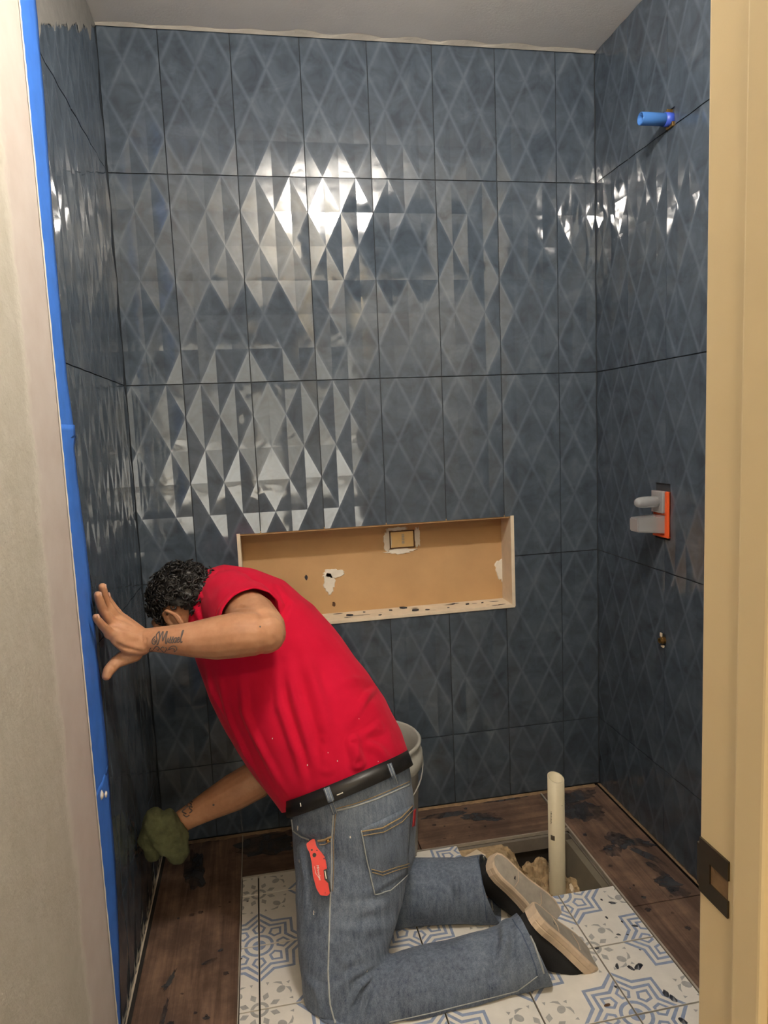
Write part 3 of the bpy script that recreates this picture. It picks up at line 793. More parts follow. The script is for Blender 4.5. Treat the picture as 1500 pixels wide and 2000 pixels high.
# ------------------------------------------------------------------ masking tape on the left wall
tape = tag(empty('masking_tape', (0, -0.75, 0.0)), 'blue masking tape running down the edge of the left tiled wall', 'tape')
knots = [(0, 235), (200, 230), (350, 225), (577, 212), (700, 205)]
prof = [(2.48, -.655), (2.17, -.655), (1.98, -.658), (1.84, -.675), (1.68, -.687), (1.43, -.689), (1.335, -.672), (1.318, -.655), (1.300, -.676), (1.22, -.676), (1.05, -.652), (.88, -.647), (.70, -.642), (.585, -.638), (.575, -.650), (.35, -.667), (.24, -.687), (.13, -.720), (.04, -.748), (0.005, -.757)]
def tape_edge(z):
    for (za, ya), (zb, yb) in zip(prof, prof[1:]):
        if za >= z >= zb: return ya + (yb - ya) * (za - z) / (za - zb)
    return prof[-1][1]
def tape_strip(z0, z1, ya, yb, lift, name, mat):
    n = int((z0 - z1) / 0.012); bm = bmesh.new(); L = []
    for k in range(n + 1):
        z = z0 + (z1 - z0) * k / n; a, b = ya(z), yb(z); row = []
        for j in range(7):
            t_ = j / 6; y = a + (b - a) * t_
            x = 0.0016 + lift * math.sin(math.pi * min(1, t_ * 1.2)) * (0.5 + 0.5 * noise.noise(Vector((z * 3, j * .3, 1)))) + 0.0012 * noise.noise(Vector((z * 14, y * 30, 4)))
            row.append(bm.verts.new((max(0.0012, x), y, z)))
        L.append(row)
    for k in range(n):
        for j in range(6): bm.faces.new((L[k][j], L[k][j + 1], L[k + 1][j + 1], L[k + 1][j]))
    fix(bm)
    o = obj(name, bm, mat, tape, True)
    s = o.modifiers.new('thickness', 'SOLIDIFY'); s.thickness = 0.0005; s.offset = 0
    return o
j = lambda z: 0.0015 * noise.noise(Vector((z * 40, 0, 0)))
tape_strip(2.478, 1.318, lambda z: -0.803, lambda z: tape_edge(z) + j(z), 0.0035, 'tape_strip', M['tape'])
tape_strip(1.345, 0.575, lambda z: -0.803, lambda z: tape_edge(min(z, 1.316)) - 0.004 + j(z), 0.0045, 'tape_strip', M['tape'])
tape_strip(0.590, 0.006, lambda z: -0.803, lambda z: tape_edge(min(z, .574)) + j(z), 0.0055, 'tape_strip', M['tape'])
tape_strip(2.478, 0.40, lambda z: -0.806, lambda z: -0.772 + 2 * j(z), 0.002, 'tape_fold_shade', M['tape_shaded'])  # darker blue strip paints in the shade along the tape's fold
rt_ = random.Random(2)
for k, (u, v, s) in enumerate(((34, 85, .003), (42, 165, .006), (72, 400, .005), (73, 459, .008), (88, 588, .007), (117, 856, .006), (117, 905, .004), (127, 1005, .004), (150, 1224, .006), (156, 1294, .004), (140, 1093, .004), (144, 1123, .005), (173, 1440, .004), (198, 1553, .010), (206, 1551, .008), (58, 313, .003), (102, 770, .003), (148, 1225, .004))):
    p = pxx(u, v, 0.004); bm = bmesh.new(); bmesh.ops.create_icosphere(bm, subdivisions=2, radius=s)
    for q in bm.verts: q.co *= 1 + 0.5 * noise.noise(q.co * 200 + Vector((k * 5, 0, 0))); 
    for q in bm.verts: q.co.x *= 0.45
    o = obj('compound_fleck', bm, M['mudwhite'], tape, True, p)
# ragged bead along the drywall edge
bm = bmesh.new(); L = []
for k in range(240):
    z = H - 0.001 - k * (H - 0.004) / 239; w = 0.004 + 0.006 * max(0, noise.noise(Vector((z * 26, 1, 3)))) + 0.004 * rt_.random() ** 3
    L.append((bm.verts.new((0.010, -0.812, z)), bm.verts.new((0.0100 + .001 * rt_.random(), -0.804, z)), bm.verts.new((0.0035, -0.802 + w, z)), bm.verts.new((-0.002, -0.800, z))))
for k in range(239):
    for q in range(3): bm.faces.new((L[k][q], L[k][q + 1], L[k + 1][q + 1], L[k + 1][q]))
obj('compound_edge', fix(bm), M['mudwhite'], bpy.data.objects['wall_left_painted'])

# ------------------------------------------------------------------ door frame, door wall and hall
tag(obj('wall_front', boxes(((JX + 0.02, DOORY - 0.115, 0), (W + 0.2, DOORY, H)), ((-0.1, DOORY - 0.115, 2.07), (W + 0.2, DOORY, H)), ((-0.1, DOORY - 0.115, 0), (-0.02, DOORY, H))), M['hallpaint']), 'wall that holds the bathroom door opening', kind='structure')
door = tag(empty('door_1', (JX, DOORY - 0.05, 0)), 'cream painted door frame at the right edge', kind='structure')
obj('jamb', boxes(((JX, DOORY - 0.12, 0), (JX + 0.02, DOORY + 0.004, 2.07)), bevel=0.002), M['jamb'], door)
obj('door_stop', boxes(((JX - 0.011, DOORY - 0.098, 0), (JX, DOORY - 0.060, 2.05)), bevel=0.003), M['jamb'], door)
obj('jamb', boxes(((-0.02, DOORY - 0.12, 0), (-0.001, DOORY + 0.004, 2.07)), bevel=0.002), M['jamb'], door)
obj('head_jamb', boxes(((-0.001, DOORY - 0.12, 2.05), (JX, DOORY + 0.004, 2.07)), bevel=0.002), M['jamb'], door)
obj('casing', boxes(((JX + 0.006, DOORY, 0), (JX + 0.065, DOORY + 0.014, 2.09)), bevel=0.004), M['jamb'], door)
obj('casing', boxes(((JX + 0.006, DOORY - 0.134, 0), (JX + 0.065, DOORY - 0.12, 2.09)), bevel=0.004), M['jamb'], door)
# strike plate with its opening and curled lip
sy0, sy1, sz0, sz1 = DOORY - 0.042, DOORY + 0.003, 0.815, 0.8745
sy = lambda t_: sy0 + (sy1 - sy0) * t_
bm = bmesh.new()
xa, xb = JX - 0.0022, JX + 0.001
for a, b in (((xa, sy0, sz0), (xb, sy1, sz0 + .018)), ((xa, sy0, sz1 - .020), (xb, sy1, sz1)), ((xa, sy(.62), sz0 + .018), (xb, sy1, sz1 - .020))): box(bm, a, b)
obj('strike_plate', fix(bm), M['strike'], door)
bm = bmesh.new(); 
pts = [Vector((xa, sy1 - .001, 0)), Vector((xa + .0005, sy1 + .004, 0)), Vector((xa + .004, sy1 + .0055, 0)), Vector((xa + .006, sy1 + .004, 0)), Vector((xa + .003, sy1 + .001, 0))]
prism(bm, [p + Vector((0, 0, sz0 + .006)) for p in pts], Vector((0, 0, sz1 - sz0 - .014))); obj('strike_lip', fix(bm), M['strike'], door)
obj('latch_recess', boxes(((JX - 0.0004, sy0 + .002, sz0 + .016), (JX + .0006, sy(.64), sz1 - .018))), M['tan_grout'], door)
for z in (sz0 + .009, sz1 - .010):
    o = obj('screw', lathe(bmesh.new(), [(0.0001, 0.0012), (0.003, 0.001), (0.004, 0)], 12), M['chrome'], door); o.matrix_world = Matrix.Translation((xa, sy(.45), z)) @ Matrix.Rotation(-math.pi / 2, 4, 'Y')
# hall behind the camera
hx0, hx1, hy0, hy1, hh = -1.3, 2.2, -5.2, DOORY - 0.115, 2.5
tag(obj('floor_hall', boxes(((hx0, hy0, -0.1), (hx1, hy1, -0.001))), M['floorhall']), 'hall floor', kind='structure')
tag(obj('ceiling_hall', boxes(((hx0, hy0, hh), (hx1, hy1, hh + .1))), M['hallpaint']), 'hall ceiling', kind='structure')
tag(obj('wall_hall_left', boxes(((hx0 - .1, hy0, 0), (hx0, hy1, hh))), M['hallpaint']), 'hall wall on the left', kind='structure')
tag(obj('wall_hall_right', boxes(((hx1, hy0, 0), (hx1 + .1, hy1, hh))), M['hallpaint']), 'hall wall on the right', kind='structure')
tag(obj('wall_hall_front', boxes(((hx0, hy1, 0), (-0.1, hy1 + .1, hh)), ((W + .2, hy1, 0), (hx1, hy1 + .1, hh))), M['hallpaint']), 'hall wall beside the bathroom', kind='structure')
wx0, wx1, wz0, wz1 = -0.15, 1.10, 0.40, 2.05
tag(obj('wall_hall_back', boxes(((hx0, hy0 - .1, 0), (wx0, hy0, hh)), ((wx1, hy0 - .1, 0), (hx1, hy0, hh)), ((wx0, hy0 - .1, 0), (wx1, hy0, wz0)), ((wx0, hy0 - .1, wz1), (wx1, hy0, hh))), M['hallpaint']), 'hall wall with a window behind the photographer', kind='structure')
win = tag(empty('window_1', (0.4, hy0, wz0)), 'bright hall window behind the photographer', kind='structure')
obj('pane', boxes(((wx0, hy0 - .08, 1.0), (wx1, hy0 - .07, wz1))), M['day'], win); obj('pane', boxes(((wx0, hy0 - .08, wz0), (wx1, hy0 - .07, 1.0))), M['day2'], win)
obj('window_frame', boxes(((wx0, hy0 - .06, wz0), (wx0 + .05, hy0 - .02, wz1)), ((wx1 - .05, hy0 - .06, wz0), (wx1, hy0 - .02, wz1)), ((wx0, hy0 - .06, wz0), (wx1, hy0 - .02, wz0 + .05)), ((wx0, hy0 - .06, wz1 - .05), (wx1, hy0 - .02, wz1)), ((wx0, hy0 - .06, .97), (wx1, hy0 - .02, 1.03))), M['jamb'], win)
hl = tag(empty('hall_lamp', (0.1, -3.3, hh)), 'square warm ceiling lamp in the hall behind the photographer', 'lamp')
obj('lamp_frame', boxes(((-.08, -3.48, hh - .05), (.28, -3.12, hh)), bevel=.004), M['fixture'], hl)
obj('lamp_diffuser', boxes(((-.06, -3.46, hh - .065), (.26, -3.14, hh - .048)), bevel=.003), M['hallpanel'], hl)
# bathroom ceiling lamp (just above the frame)
bl = tag(empty('bathroom_lamp', (0.82, -1.30, H)), 'two-bulb ceiling lamp above the shower entrance', 'lamp')
obj('lamp_base', boxes(((0.69, -1.33, H - .018), (0.88, -1.27, H)), bevel=.004), M['fixture'], bl)
for (x, y, z) in BULBS:
    s_ = obj('socket', lathe(bmesh.new(), [(0.014, 0.045), (0.014, 0.07)], 16, (x, y, z)), M['fixture'], bl)
    bm = bmesh.new(); lathe(bm, [(0.004, -0.032), (0.018, -0.026), (0.027, -0.012), (0.029, 0.003), (0.023, 0.022), (0.015, 0.040), (0.012, 0.05)], 12, (x, y, z)); obj('bulb', bm, M['bulb'], bl, True)

# bucket behind the man
BX, BY = 0.662, -0.205
bk = tag(empty('bucket', (BX, BY, 0)), 'grey plastic bucket standing behind the kneeling man', 'bucket')
bm = bmesh.new(); lathe(bm, [(0.118, 0.002), (0.128, 0.004), (0.131, 0.012), (0.144, 0.285), (0.150, 0.287), (0.157, 0.292), (0.157, 0.328), (0.149, 0.331), (0.148, 0.352), (0.153, 0.356), (0.155, 0.364), (0.150, 0.370), (0.144, 0.366), (0.141, 0.30), (0.126, 0.012), (0.02, 0.010)], 56, (BX, BY, 0))
obj('bucket_shell', fix(bm), M['bucket'], bk, True)
bm = bmesh.new(); tube(bm, [(BX + .157 * math.cos(a), BY + .157 * math.sin(a) , .312 - .10 * math.sin(max(0, min(math.pi, -a)))) for a in np.linspace(-math.pi, 0, 25)], 0.0022, 8)
obj('wire_handle', fix(bm), M['chrome'], bk, True)

# ------------------------------------------------------------------ the kneeling man
def remeshed(bm, voxel, it=6, fac=0.5):
    me = bpy.data.meshes.new('tmp'); fix(bm).to_mesh(me); bm.free()
    o = bpy.data.objects.new('tmp', me); COL.objects.link(o)
    r = o.modifiers.new('r', 'REMESH'); r.mode = 'VOXEL'; r.voxel_size = voxel
    if it:
        s = o.modifiers.new('s', 'SMOOTH'); s.factor = fac; s.iterations = it
    dg = bpy.context.evaluated_depsgraph_get(); dg.update()
    out = bpy.data.meshes.new_from_object(o.evaluated_get(dg))
    bpy.data.objects.remove(o); bpy.data.meshes.remove(me)
    out.materials.clear()
    return out
def bvh_of(me):
    return BVHTree.FromPolygons([v.co.copy() for v in me.vertices], [tuple(p.vertices) for p in me.polygons])
def hit(bv, u, v, off=0.0):
    loc, nor, i, d = bv.ray_cast(CAM, ray(u, v).normalized())
    if loc is None: return None, None
    if nor.dot(CAM - loc) < 0: nor = -nor
    return loc + nor * off, nor
def coords(me):
    a = np.empty(len(me.vertices) * 3, dtype=np.float32); me.vertices.foreach_get('co', a); return a.reshape(-1, 3)
def normals(me):
    a = np.empty(len(me.vertices) * 3, dtype=np.float32); me.vertices.foreach_get('normal', a); return a.reshape(-1, 3)
def seg_dist(co, pts):
    best = np.full(len(co), 9.0)
    for a, b in zip(pts, pts[1:]):
        a = np.array(a); b = np.array(b); d = b - a; t = np.clip(((co - a) @ d) / max(1e-9, d @ d), 0, 1)
        best = np.minimum(best, np.linalg.norm(co - (a + t[:, None] * d), axis=1))
    return best
def folds(me, lines):
    """lines: (pixel polyline, height, half width): cloth folds raised (or sunk) along a line that lies on the surface"""
    bv = bvh_of(me); co = coords(me); no = normals(me); dsp = np.zeros(len(co))
    for pl, amp, w in lines:
        P = []
        for (u, v) in pl:
            h, _ = hit(bv, u, v)
            if h is not None: P.append(h)
        if len(P) < 2: continue
        L = np.array([0] + list(np.cumsum([(b - a).length for a, b in zip(P, P[1:])])))
        d = seg_dist(co, P)
        # fade toward both ends of the fold
        e0 = np.linalg.norm(co - np.array(P[0]), axis=1); e1 = np.linalg.norm(co - np.array(P[-1]), axis=1)
        fade = np.clip(np.minimum(e0, e1) / (0.35 * max(L[-1], 0.02)), 0.15, 1)
        q = (d / w) ** 2
        dsp += 2.2 * amp * fade * (np.exp(-q) - 0.45 * np.exp(-(d / (2.1 * w)) ** 2))
    co = co + no * dsp[:, None]
    me.vertices.foreach_set('co', co.astype(np.float32).ravel()); me.update()
def ripple(me, amp, sc, seed=0.0, stretch=(1, 1, 1)):
    co = coords(me); no = normals(me)
    d = np.array([noise.noise(Vector((c[0] * sc * stretch[0], c[1] * sc * stretch[1], c[2] * sc * stretch[2] + seed))) for c in co]) * amp
    co = co + no * d[:, None]; me.vertices.foreach_set('co', co.astype(np.float32).ravel()); me.update()
def cut(me, co, no, rad, axis=None):
    """trim cloth by a plane near one place"""
    co = Vector(co); no = Vector(no).normalized()
    bm = bmesh.new(); bm.from_mesh(me)
    fs = [f for f in bm.faces if (f.calc_center_median() - co).length < rad]
    g = set(fs)
    for f in fs: g.update(f.verts); g.update(f.edges)
    bmesh.ops.bisect_plane(bm, geom=list(g), plane_co=co, plane_no=no, dist=1e-6)
    def near(c):
        if axis is None: return True
        d = (axis[1] - axis[0]).normalized(); w = c - axis[0]; return (w - d * w.dot(d)).length < axis[2]
    dl = [f for f in bm.faces if (f.calc_center_median() - co).length < rad + 0.01 and (f.calc_center_median() - co).dot(no) > 1e-5 and near(f.calc_center_median())]
    bmesh.ops.delete(bm, geom=dl, context='FACES')
    # keep the largest island only
    bm.verts.ensure_lookup_table(); seen = set(); best = []
    for v in bm.verts:
        if v.index in seen: continue
        st = [v]; seen.add(v.index); isl = [v]
        while st:
            x = st.pop()
            for e in x.link_edges:
                y = e.other_vert(x)
                if y.index not in seen: seen.add(y.index); st.append(y); isl.append(y)
        if len(isl) > len(best): best = isl
    keep = set(v.index for v in best)
    bmesh.ops.delete(bm, geom=[v for v in bm.verts if v.index not in keep], context='VERTS')
    bm.to_mesh(me); bm.free(); me.update()
def sil(F, B, y, lat, ey=None):
    """ring through a front and a back outline point, lat metres deep along the line of sight"""
    f, b = px(F[0], F[1], y), px(B[0], B[1], y); c = (f + b) / 2; a = (b - f) / 2
    d = (c - CAM).normalized(); d = (d - a.normalized() * d.dot(a.normalized())).normalized()
    return (c, a, d * lat)
def limb(bm, pts, flat=1.0, seg=18):
    """pts: (u, v, y, radius)"""
    P = [px(u, v, y) for u, v, y, r in pts]; tube(bm, P, [p[3] for p in pts], seg, flat, up=None)
def ellipsoid(bm, c, a, b, d):
    rings = []
    for k in range(9):
        t = math.pi * k / 8; s = max(math.sin(t), 0.03); rings.append((c + a * -math.cos(t), b * s, d * s))
    loft(bm, rings, 18)

man = tag(empty('person', (0.52, -0.70, 0.0)), 'kneeling person in red t-shirt and jeans leaning on the left tiled wall', 'person')

# skeleton rings of the trunk (front outline, back outline, distance plane, half depth)
TR = [((562, 1600), (808, 1502), -.535, .185), ((524, 1548), (784, 1432), -.505, .190), ((485, 1494), (753, 1366), -.470, .190), ((447, 1430), (712, 1309), -.430, .183),
      ((414, 1366), (665, 1245), -.390, .172), ((391, 1302), (612, 1183), -.358, .160), ((373, 1250), (552, 1135), -.335, .142), ((361, 1215), (492, 1112), -.320, .120), ((357, 1185), (436, 1106), -.315, .095), ((360, 1165), (398, 1116), -.315, .06)]
PV = [((566, 1556), (792, 1462), -.540, .178), ((567, 1590), (800, 1515), -.545, .185), ((572, 1640), (808, 1600), -.555, .190), ((578, 1700), (806, 1672), -.565, .185), ((584, 1755), (780, 1745), -.575, .15)]
THL = [((574, 1650), (790, 1640), -.625, .095), ((579, 1730), (792, 1718), -.645, .100), ((580, 1800), (775, 1790), -.672, .098), ((584, 1870), (757, 1858), -.705, .092), ((592, 1935), (742, 1925), -.738, .084), ((603, 1985), (735, 1980), -.757, .076), ((622, 2025), (715, 2025), -.765, .055)]

# --- head frame
HC = px(368, 1190, -.335)
K = Vector((-.55, .12, .80)).normalized(); FD = Vector((-.72, .40, -.52)); FD = (FD - K * FD.dot(K)).normalized(); LT = K.cross(FD).normalized()
hd = lambda k, f, l: HC + K * k + FD * f + LT * l

# --- body: one continuous skin
bm = bmesh.new()
ellipsoid(bm, hd(.012, -.004, 0), K * .098, FD * .098, LT * .078)
ellipsoid(bm, hd(-.055, .035, 0), K * .062, FD * .060, LT * .060)
ellipsoid(bm, hd(-.095, .062, 0), K * .022, FD * .024, LT * .030)          # chin
tube(bm, [hd(.012, .086, 0), hd(-.012, .103, 0), hd(-.026, .106, 0)], [.009, .012, .014])   # nose
for s_ in (-1, 1):
    ellipsoid(bm, hd(-.018, .074, .036 * s_), K * .02, FD * .02, LT * .026)   # cheek
    tube(bm, [hd(.024, .088, .012 * s_), hd(.027, .084, .034 * s_), hd(.018, .070, .055 * s_)], [.009, .010, .008])   # brow
    ellipsoid(bm, hd(-.026, .100, .012 * s_), K * .008, FD * .010, LT * .009)  # nostril wing
    # ear: bowl, rolled rim and lobe
    ec = lambda k, f, l: hd(k, f, l * s_)
    ellipsoid(bm, ec(-.004, -.012, .083), K * .030, FD * .017, LT * .006)
    tube(bm, [ec(-.014, .006, .086), ec(.012, .008, .090), ec(.031, -.004, .095), ec(.032, -.020, .099), ec(.014, -.033, .101), ec(-.012, -.028, .098), ec(-.031, -.014, .093), ec(-.040, -.003, .088)], [.004, .0048, .0055, .0055, .0055, .0055, .0075, .007], 8)
tube(bm, [hd(-.055, .104, -.020), hd(-.053, .110, 0), hd(-.055, .104, .020)], .006); tube(bm, [hd(-.066, .100, -.017), hd(-.067, .106, 0), hd(-.066, .100, .017)], .0065)
tube(bm, [hd(-.02, -.03, 0), px(395, 1212, -.33), px(430, 1210, -.325), px(470, 1240, -.34)], [.056, .060, .075, .10])
# trunk and legs inside the clothes
loft(bm, [(c, a * .86, b * .86) for c, a, b in [sil(*t) for t in TR[:8]]], 22)
loft(bm, [(c, a * .88, b * .88) for c, a, b in [sil(*t) for t in PV]], 22)
loft(bm, [(c, a * .8, b * .8) for c, a, b in [sil(*t) for t in THL]], 18)
limb(bm, [(690, 1965, -.762, .052), (800, 1930, -.768, .052), (940, 1892, -.768, .044), (1000, 1866, -.768, .034), (1018, 1858, -.766, .032)])
limb(bm, [(690, 1640, -.47, .08), (690, 1740, -.45, .07), (705, 1800, -.46, .055), (800, 1740, -.50, .05), (900, 1738, -.520, .043), (935, 1734, -.53, .034)])
# left arm
limb(bm, [(440, 1172, -.33, .066), (465, 1188, -.43, .064), (493, 1210, -.54, .062), (514, 1231, -.625, .054), (519, 1237, -.648, .047)])
limb(bm, [(519, 1238, -.648, .046), (500, 1238, -.652, .054), (462, 1240, -.650, .0575), (420, 1246, -.645, .054), (375, 1249, -.640, .044), (330, 1249, -.635, .035), (300, 1249, -.632, .0300), (284, 1250, -.630, .0285)], 0.9)
def hand(wrist, mcps, chains, thumb, heel):
    w = Vector(wrist)
    for m, r in mcps: tube(bm, [w, (w + Vector(m)) / 2, Vector(m)], [.022, .019, r], 10)
    for c in chains: tube(bm, [p for p, r in c], [r for p, r in c], 10)
    tube(bm, [p for p, r in thumb], [r for p, r in thumb], 10)
    if heel: tube(bm, [p for p, r in heel], [r for p, r in heel], 10)
wr_ = px(282, 1250, -.630)
FI = dict(index=[(238, 1210, -.598, .0122), (220, 1186, -.600, .0105), (211, 1172, -.604, .0095), (208, 1163, -.606, .0086)],
          middle=[(230, 1211, -.622, .0128), (208, 1180, -.634, .0108), (202, 1158, -.646, .0100), (200, 1146, -.652, .0090)],
          ring=[(221, 1220, -.645, .0126), (201, 1192, -.660, .0108), (194, 1172, -.672, .0098), (191, 1162, -.676, .0088)],
          pinky=[(215, 1236, -.665, .0116), (200, 1222, -.688, .0096), (190, 1210, -.703, .0086), (187, 1205, -.707, .0078)])
TMB = [(262, 1276, -.632, .020), (242, 1285, -.640, .0175), (225, 1295, -.652, .0142), (212, 1310, -.664, .0128), (208, 1320, -.668, .0108)]
P3 = lambda L: [(px(u, v, y), r) for u, v, y, r in L]
hand(wr_, [(P3(FI[k])[0][0], FI[k][0][3] + .003) for k in FI], [P3(FI[k]) for k in FI], P3(TMB), P3([(276, 1262, -.640, .022), (250, 1262, -.650, .020), (230, 1248, -.662, .016)]))
tube(bm, [p for p, r in P3([(278, 1246, -.615, .022), (252, 1230, -.612, .018), (238, 1216, -.610, .014)])], [.022, .018, .014], 10)
# right arm reaching down
limb(bm, [(440, 1260, -.22, .07), (520, 1370, -.26, .062), (545, 1465, -.31, .055), (535, 1495, -.33, .05), (500, 1523, -.345, .052), (455, 1548, -.352, .050), (410, 1572, -.358, .040), (375, 1592, -.362, .032), (358, 1602, -.362, .030)])
w2 = px(358, 1602, -.362)
FR = [[(330, 1602, -.335, .013), (308, 1600, -.330, .0105), (292, 1612, -.345, .0095), (285, 1630, -.362, .0085)], [(332, 1612, -.330, .013), (310, 1616, -.322, .0105), (294, 1630, -.338, .0095), (287, 1646, -.352, .0085)],
      [(336, 1624, -.328, .013), (316, 1634, -.320, .0105), (300, 1648, -.334, .0095), (294, 1660, -.345, .0085)], [(342, 1634, -.330, .012), (326, 1648, -.324, .0095), (312, 1660, -.334, .0085), (306, 1668, -.342, .0075)]]
TR2 = [(356, 1612, -.375, .018), (350, 1632, -.384, .0145), (344, 1648, -.390, .0115), (338, 1660, -.393, .010)]
hand(w2, [(P3(c)[0][0], c[0][3] + .002) for c in FR], [P3(c) for c in FR], P3(TR2), None)
body_me = remeshed(bm, 0.0030, 5, 0.45)
folds(body_me, [([(283, 1229), (285, 1250), (288, 1271)], -.0016, .0030), ([(277, 1230), (279, 1250), (281, 1270)], -.0011, .0028), ([(214, 1246), (240, 1264), (265, 1270), (282, 1274)], -.0024, .0045),
    ([(452, 1190), (472, 1186), (492, 1187)], -.0022, .0045), ([(212, 1212), (222, 1228), (240, 1240)], -.0014, .004), ([(246, 1290), (236, 1282), (228, 1276)], -.0016, .004), ([(216, 1300), (222, 1305), (226, 1308)], -.0012, .003),
    ([(205, 1190), (212, 1194), (218, 1196)], -.0012, .003), ([(540, 1235), (548, 1250), (545, 1265)], .002, .008), ([(300, 1234), (340, 1228), (400, 1218)], .0012, .006)])
body = obj('body', body_me, M['skin'], man, True)
body_bv = bvh_of(body_me)

# finger nails on the raised hand
def nail(p0, p1, r):
    d = (p1 - p0).normalized(); out = Vector((1, 0, 0)); out = (out - d * out.dot(d)).normalized(); s = d.cross(out)
    b = bmesh.new(); ellipsoid(b, p1 + out * r * 0.78, d * .0062, s * .0050, out * .0016); return b
for k in FI:
    c = P3(FI[k]); obj('fingernail', fix(nail(c[-2][0], c[-1][0], c[-1][1])), M['nail'], body, True)
for s_ in (-1, 1):
    b = bmesh.new(); bmesh.ops.create_uvsphere(b, u_segments=16, v_segments=10, radius=.0115); obj('eye', b, M['eye'], body, True, hd(.008, .078, .031 * s_))

# --- hair: cropped curls over the scalp
bm = bmesh.new()
ellipsoid(bm, hd(.026, -.014, 0), K * .096, FD * .100, LT * .086)
me = remeshed(bm, 0.006, 2)
bm = bmesh.new(); bm.from_mesh(me); bpy.data.meshes.remove(me)
clip(bm, hd(.062, .072, 0), (FD * .85 - K * .52).normalized()); clip(bm, hd(-.040, -.06, 0), (-K * .93 - FD * .2).normalized())
ear_c = hd(-.004, -.010, .085)
bmesh.ops.delete(bm, geom=[v for v in bm.verts if ((v.co - ear_c).dot(K) / .042) ** 2 + ((v.co - ear_c).dot(FD) / .036) ** 2 < 1 and (v.co - HC).dot(LT) > .04], context='VERTS')
for v in bm.verts: v.co += v.normal * (.010 * noise.noise(v.co * 60) + .004 * noise.noise(v.co * 160))
hb = bm; scalp = [(v.co.copy(), v.normal.copy()) for v in bm.verts]
rh = random.Random(5)
cm = bpy.data.meshes.new('hair_cap'); hb.to_mesh(cm); hb.free()
hair = obj('hair', cm, M['hair'], man, True); 
bm = bmesh.new()
for k in range(620):
    c, n_ = rh.choice(scalp)
    if (c - HC).dot(LT) < -.02 and rh.random() < .6: continue
    if (c - ear_c).length < .042: continue
    t1, t2 = frame_of(n_); a = rh.uniform(0, 6.28); r = rh.uniform(.005, .010); tw = rh.choice((-1, 1))
    pts = [c + n_ * (.001 + .0022 * q) + t1 * (r * math.cos(a + tw * q * 1.1) - r * math.cos(a)) + t2 * (r * math.sin(a + tw * q * 1.1) - r * math.sin(a)) for q in range(5)]
    tube(bm, pts, [.0026, .0028, .0026, .002, .001], 5, round_ends=False)
tag(obj('hair_curls', fix(bm), M['hair'], hair, True), kind='stuff')

# --- red t-shirt
bm = bmesh.new()
loft(bm, [sil(*t) for t in TR], 30, ex=2.15)
sleeve = [(425, 1165, -.31, .080), (448, 1178, -.38, .086), (472, 1195, -.455, .086), (490, 1209, -.525, .078), (512, 1232, -.62, .074)]
limb(bm, [(520, 1240, -.24, .11), (470, 1235, -.20, .10), (450, 1262, -.20, .088), (500, 1340, -.25, .082)], 1.0, 20)     # right shoulder
limb(bm, [(430, 1185, -.32, .085), (395, 1190, -.328, .070), (372, 1193, -.332, .064), (355, 1196, -.335, .062)], 1.0, 20)     # collar
sh_me = remeshed(bm, 0.0052, 10, 0.5)
sc_ = [px(*p[:3]) for p in sleeve]
cut(sh_me, px(366, 1194, -.334), px(355, 1196, -.335) - px(395, 1190, -.328), 0.11)
r0, r2 = sil(*TR[0]), sil(*TR[2])
hemn = (r0[0] - r2[0]).normalized()
hv = (r0[0] - CAM).normalized(); ha = px(787, 1480, -.535) - px(558, 1579, -.535); hx = ha.cross(hv).normalized(); hemn = (hx if hx.dot(hemn) > 0 else -hx); hemn = (hemn + hv * .03).normalized()
hemc = px(672, 1535, -.535)
cut(sh_me, hemc, hemn, 0.36)
cut(sh_me, px(485, 1322, -.24), px(500, 1340, -.25) - px(450, 1262, -.20), 0.11)
folds(sh_me, [
    ([(560, 1285), (575, 1360), (600, 1440), (625, 1530)], .010, .014), ([(540, 1300), (548, 1380), (580, 1470), (600, 1545)], .008, .012),
    ([(585, 1250), (612, 1330), (640, 1430), (668, 1505)], .006, .016), ([(430, 1300), (440, 1380), (480, 1470), (530, 1550)], .005, .012),
    ([(470, 1300), (478, 1390), (520, 1480), (560, 1550)], .006, .012), ([(405, 1300), (415, 1350), (450, 1420)], .004, .010),
    ([(735, 1345), (715, 1360), (690, 1400)], .008, .010), ([(770, 1400), (740, 1420), (700, 1440)], .006, .012), ([(728, 1335), (690, 1330), (650, 1345)], .005, .012),
    ([(715, 1530), (700, 1490), (690, 1450)], .011, .015), ([(760, 1490), (735, 1460), (700, 1445)], .007, .013), ([(660, 1545), (640, 1500), (630, 1450)], .006, .014),
    ([(500, 1150), (470, 1130), (430, 1140)], .004, .010), ([(545, 1215), (560, 1180), (540, 1150)], -.006, .010), ([(420, 1195), (405, 1170), (385, 1160)], .005, .010), ([(400, 1225), (385, 1195), (375, 1170)], .004, .008)])
ripple(sh_me, .0035, 14, 3.0)
shirt = obj('t_shirt', sh_me, M['shirt'], man, True)
md = shirt.modifiers.new('cloth', 'SOLIDIFY'); md.thickness = 0.0022; md.offset = 1.0
shirt_bv = bvh_of(sh_me)
for (u, v, s) in ((601, 1494, .0022), (533, 1442, .002), (659, 1486, .0018), (716, 1510, .0018), (738, 1487, .0016), (640, 1470, .0014), (700, 1404, .0012)):
    h, nn = hit(shirt_bv, u, v, .0026)
    if h is None: continue
    t1, t2 = frame_of(nn); b = bmesh.new(); b.faces.new([b.verts.new(h + t1 * s * math.cos(a) * .6 + t2 * s * math.sin(a)) for a in np.linspace(0, 6.283, 9)[:-1]]); obj('paint_spot', fix(b), M['mudwhite'], shirt)
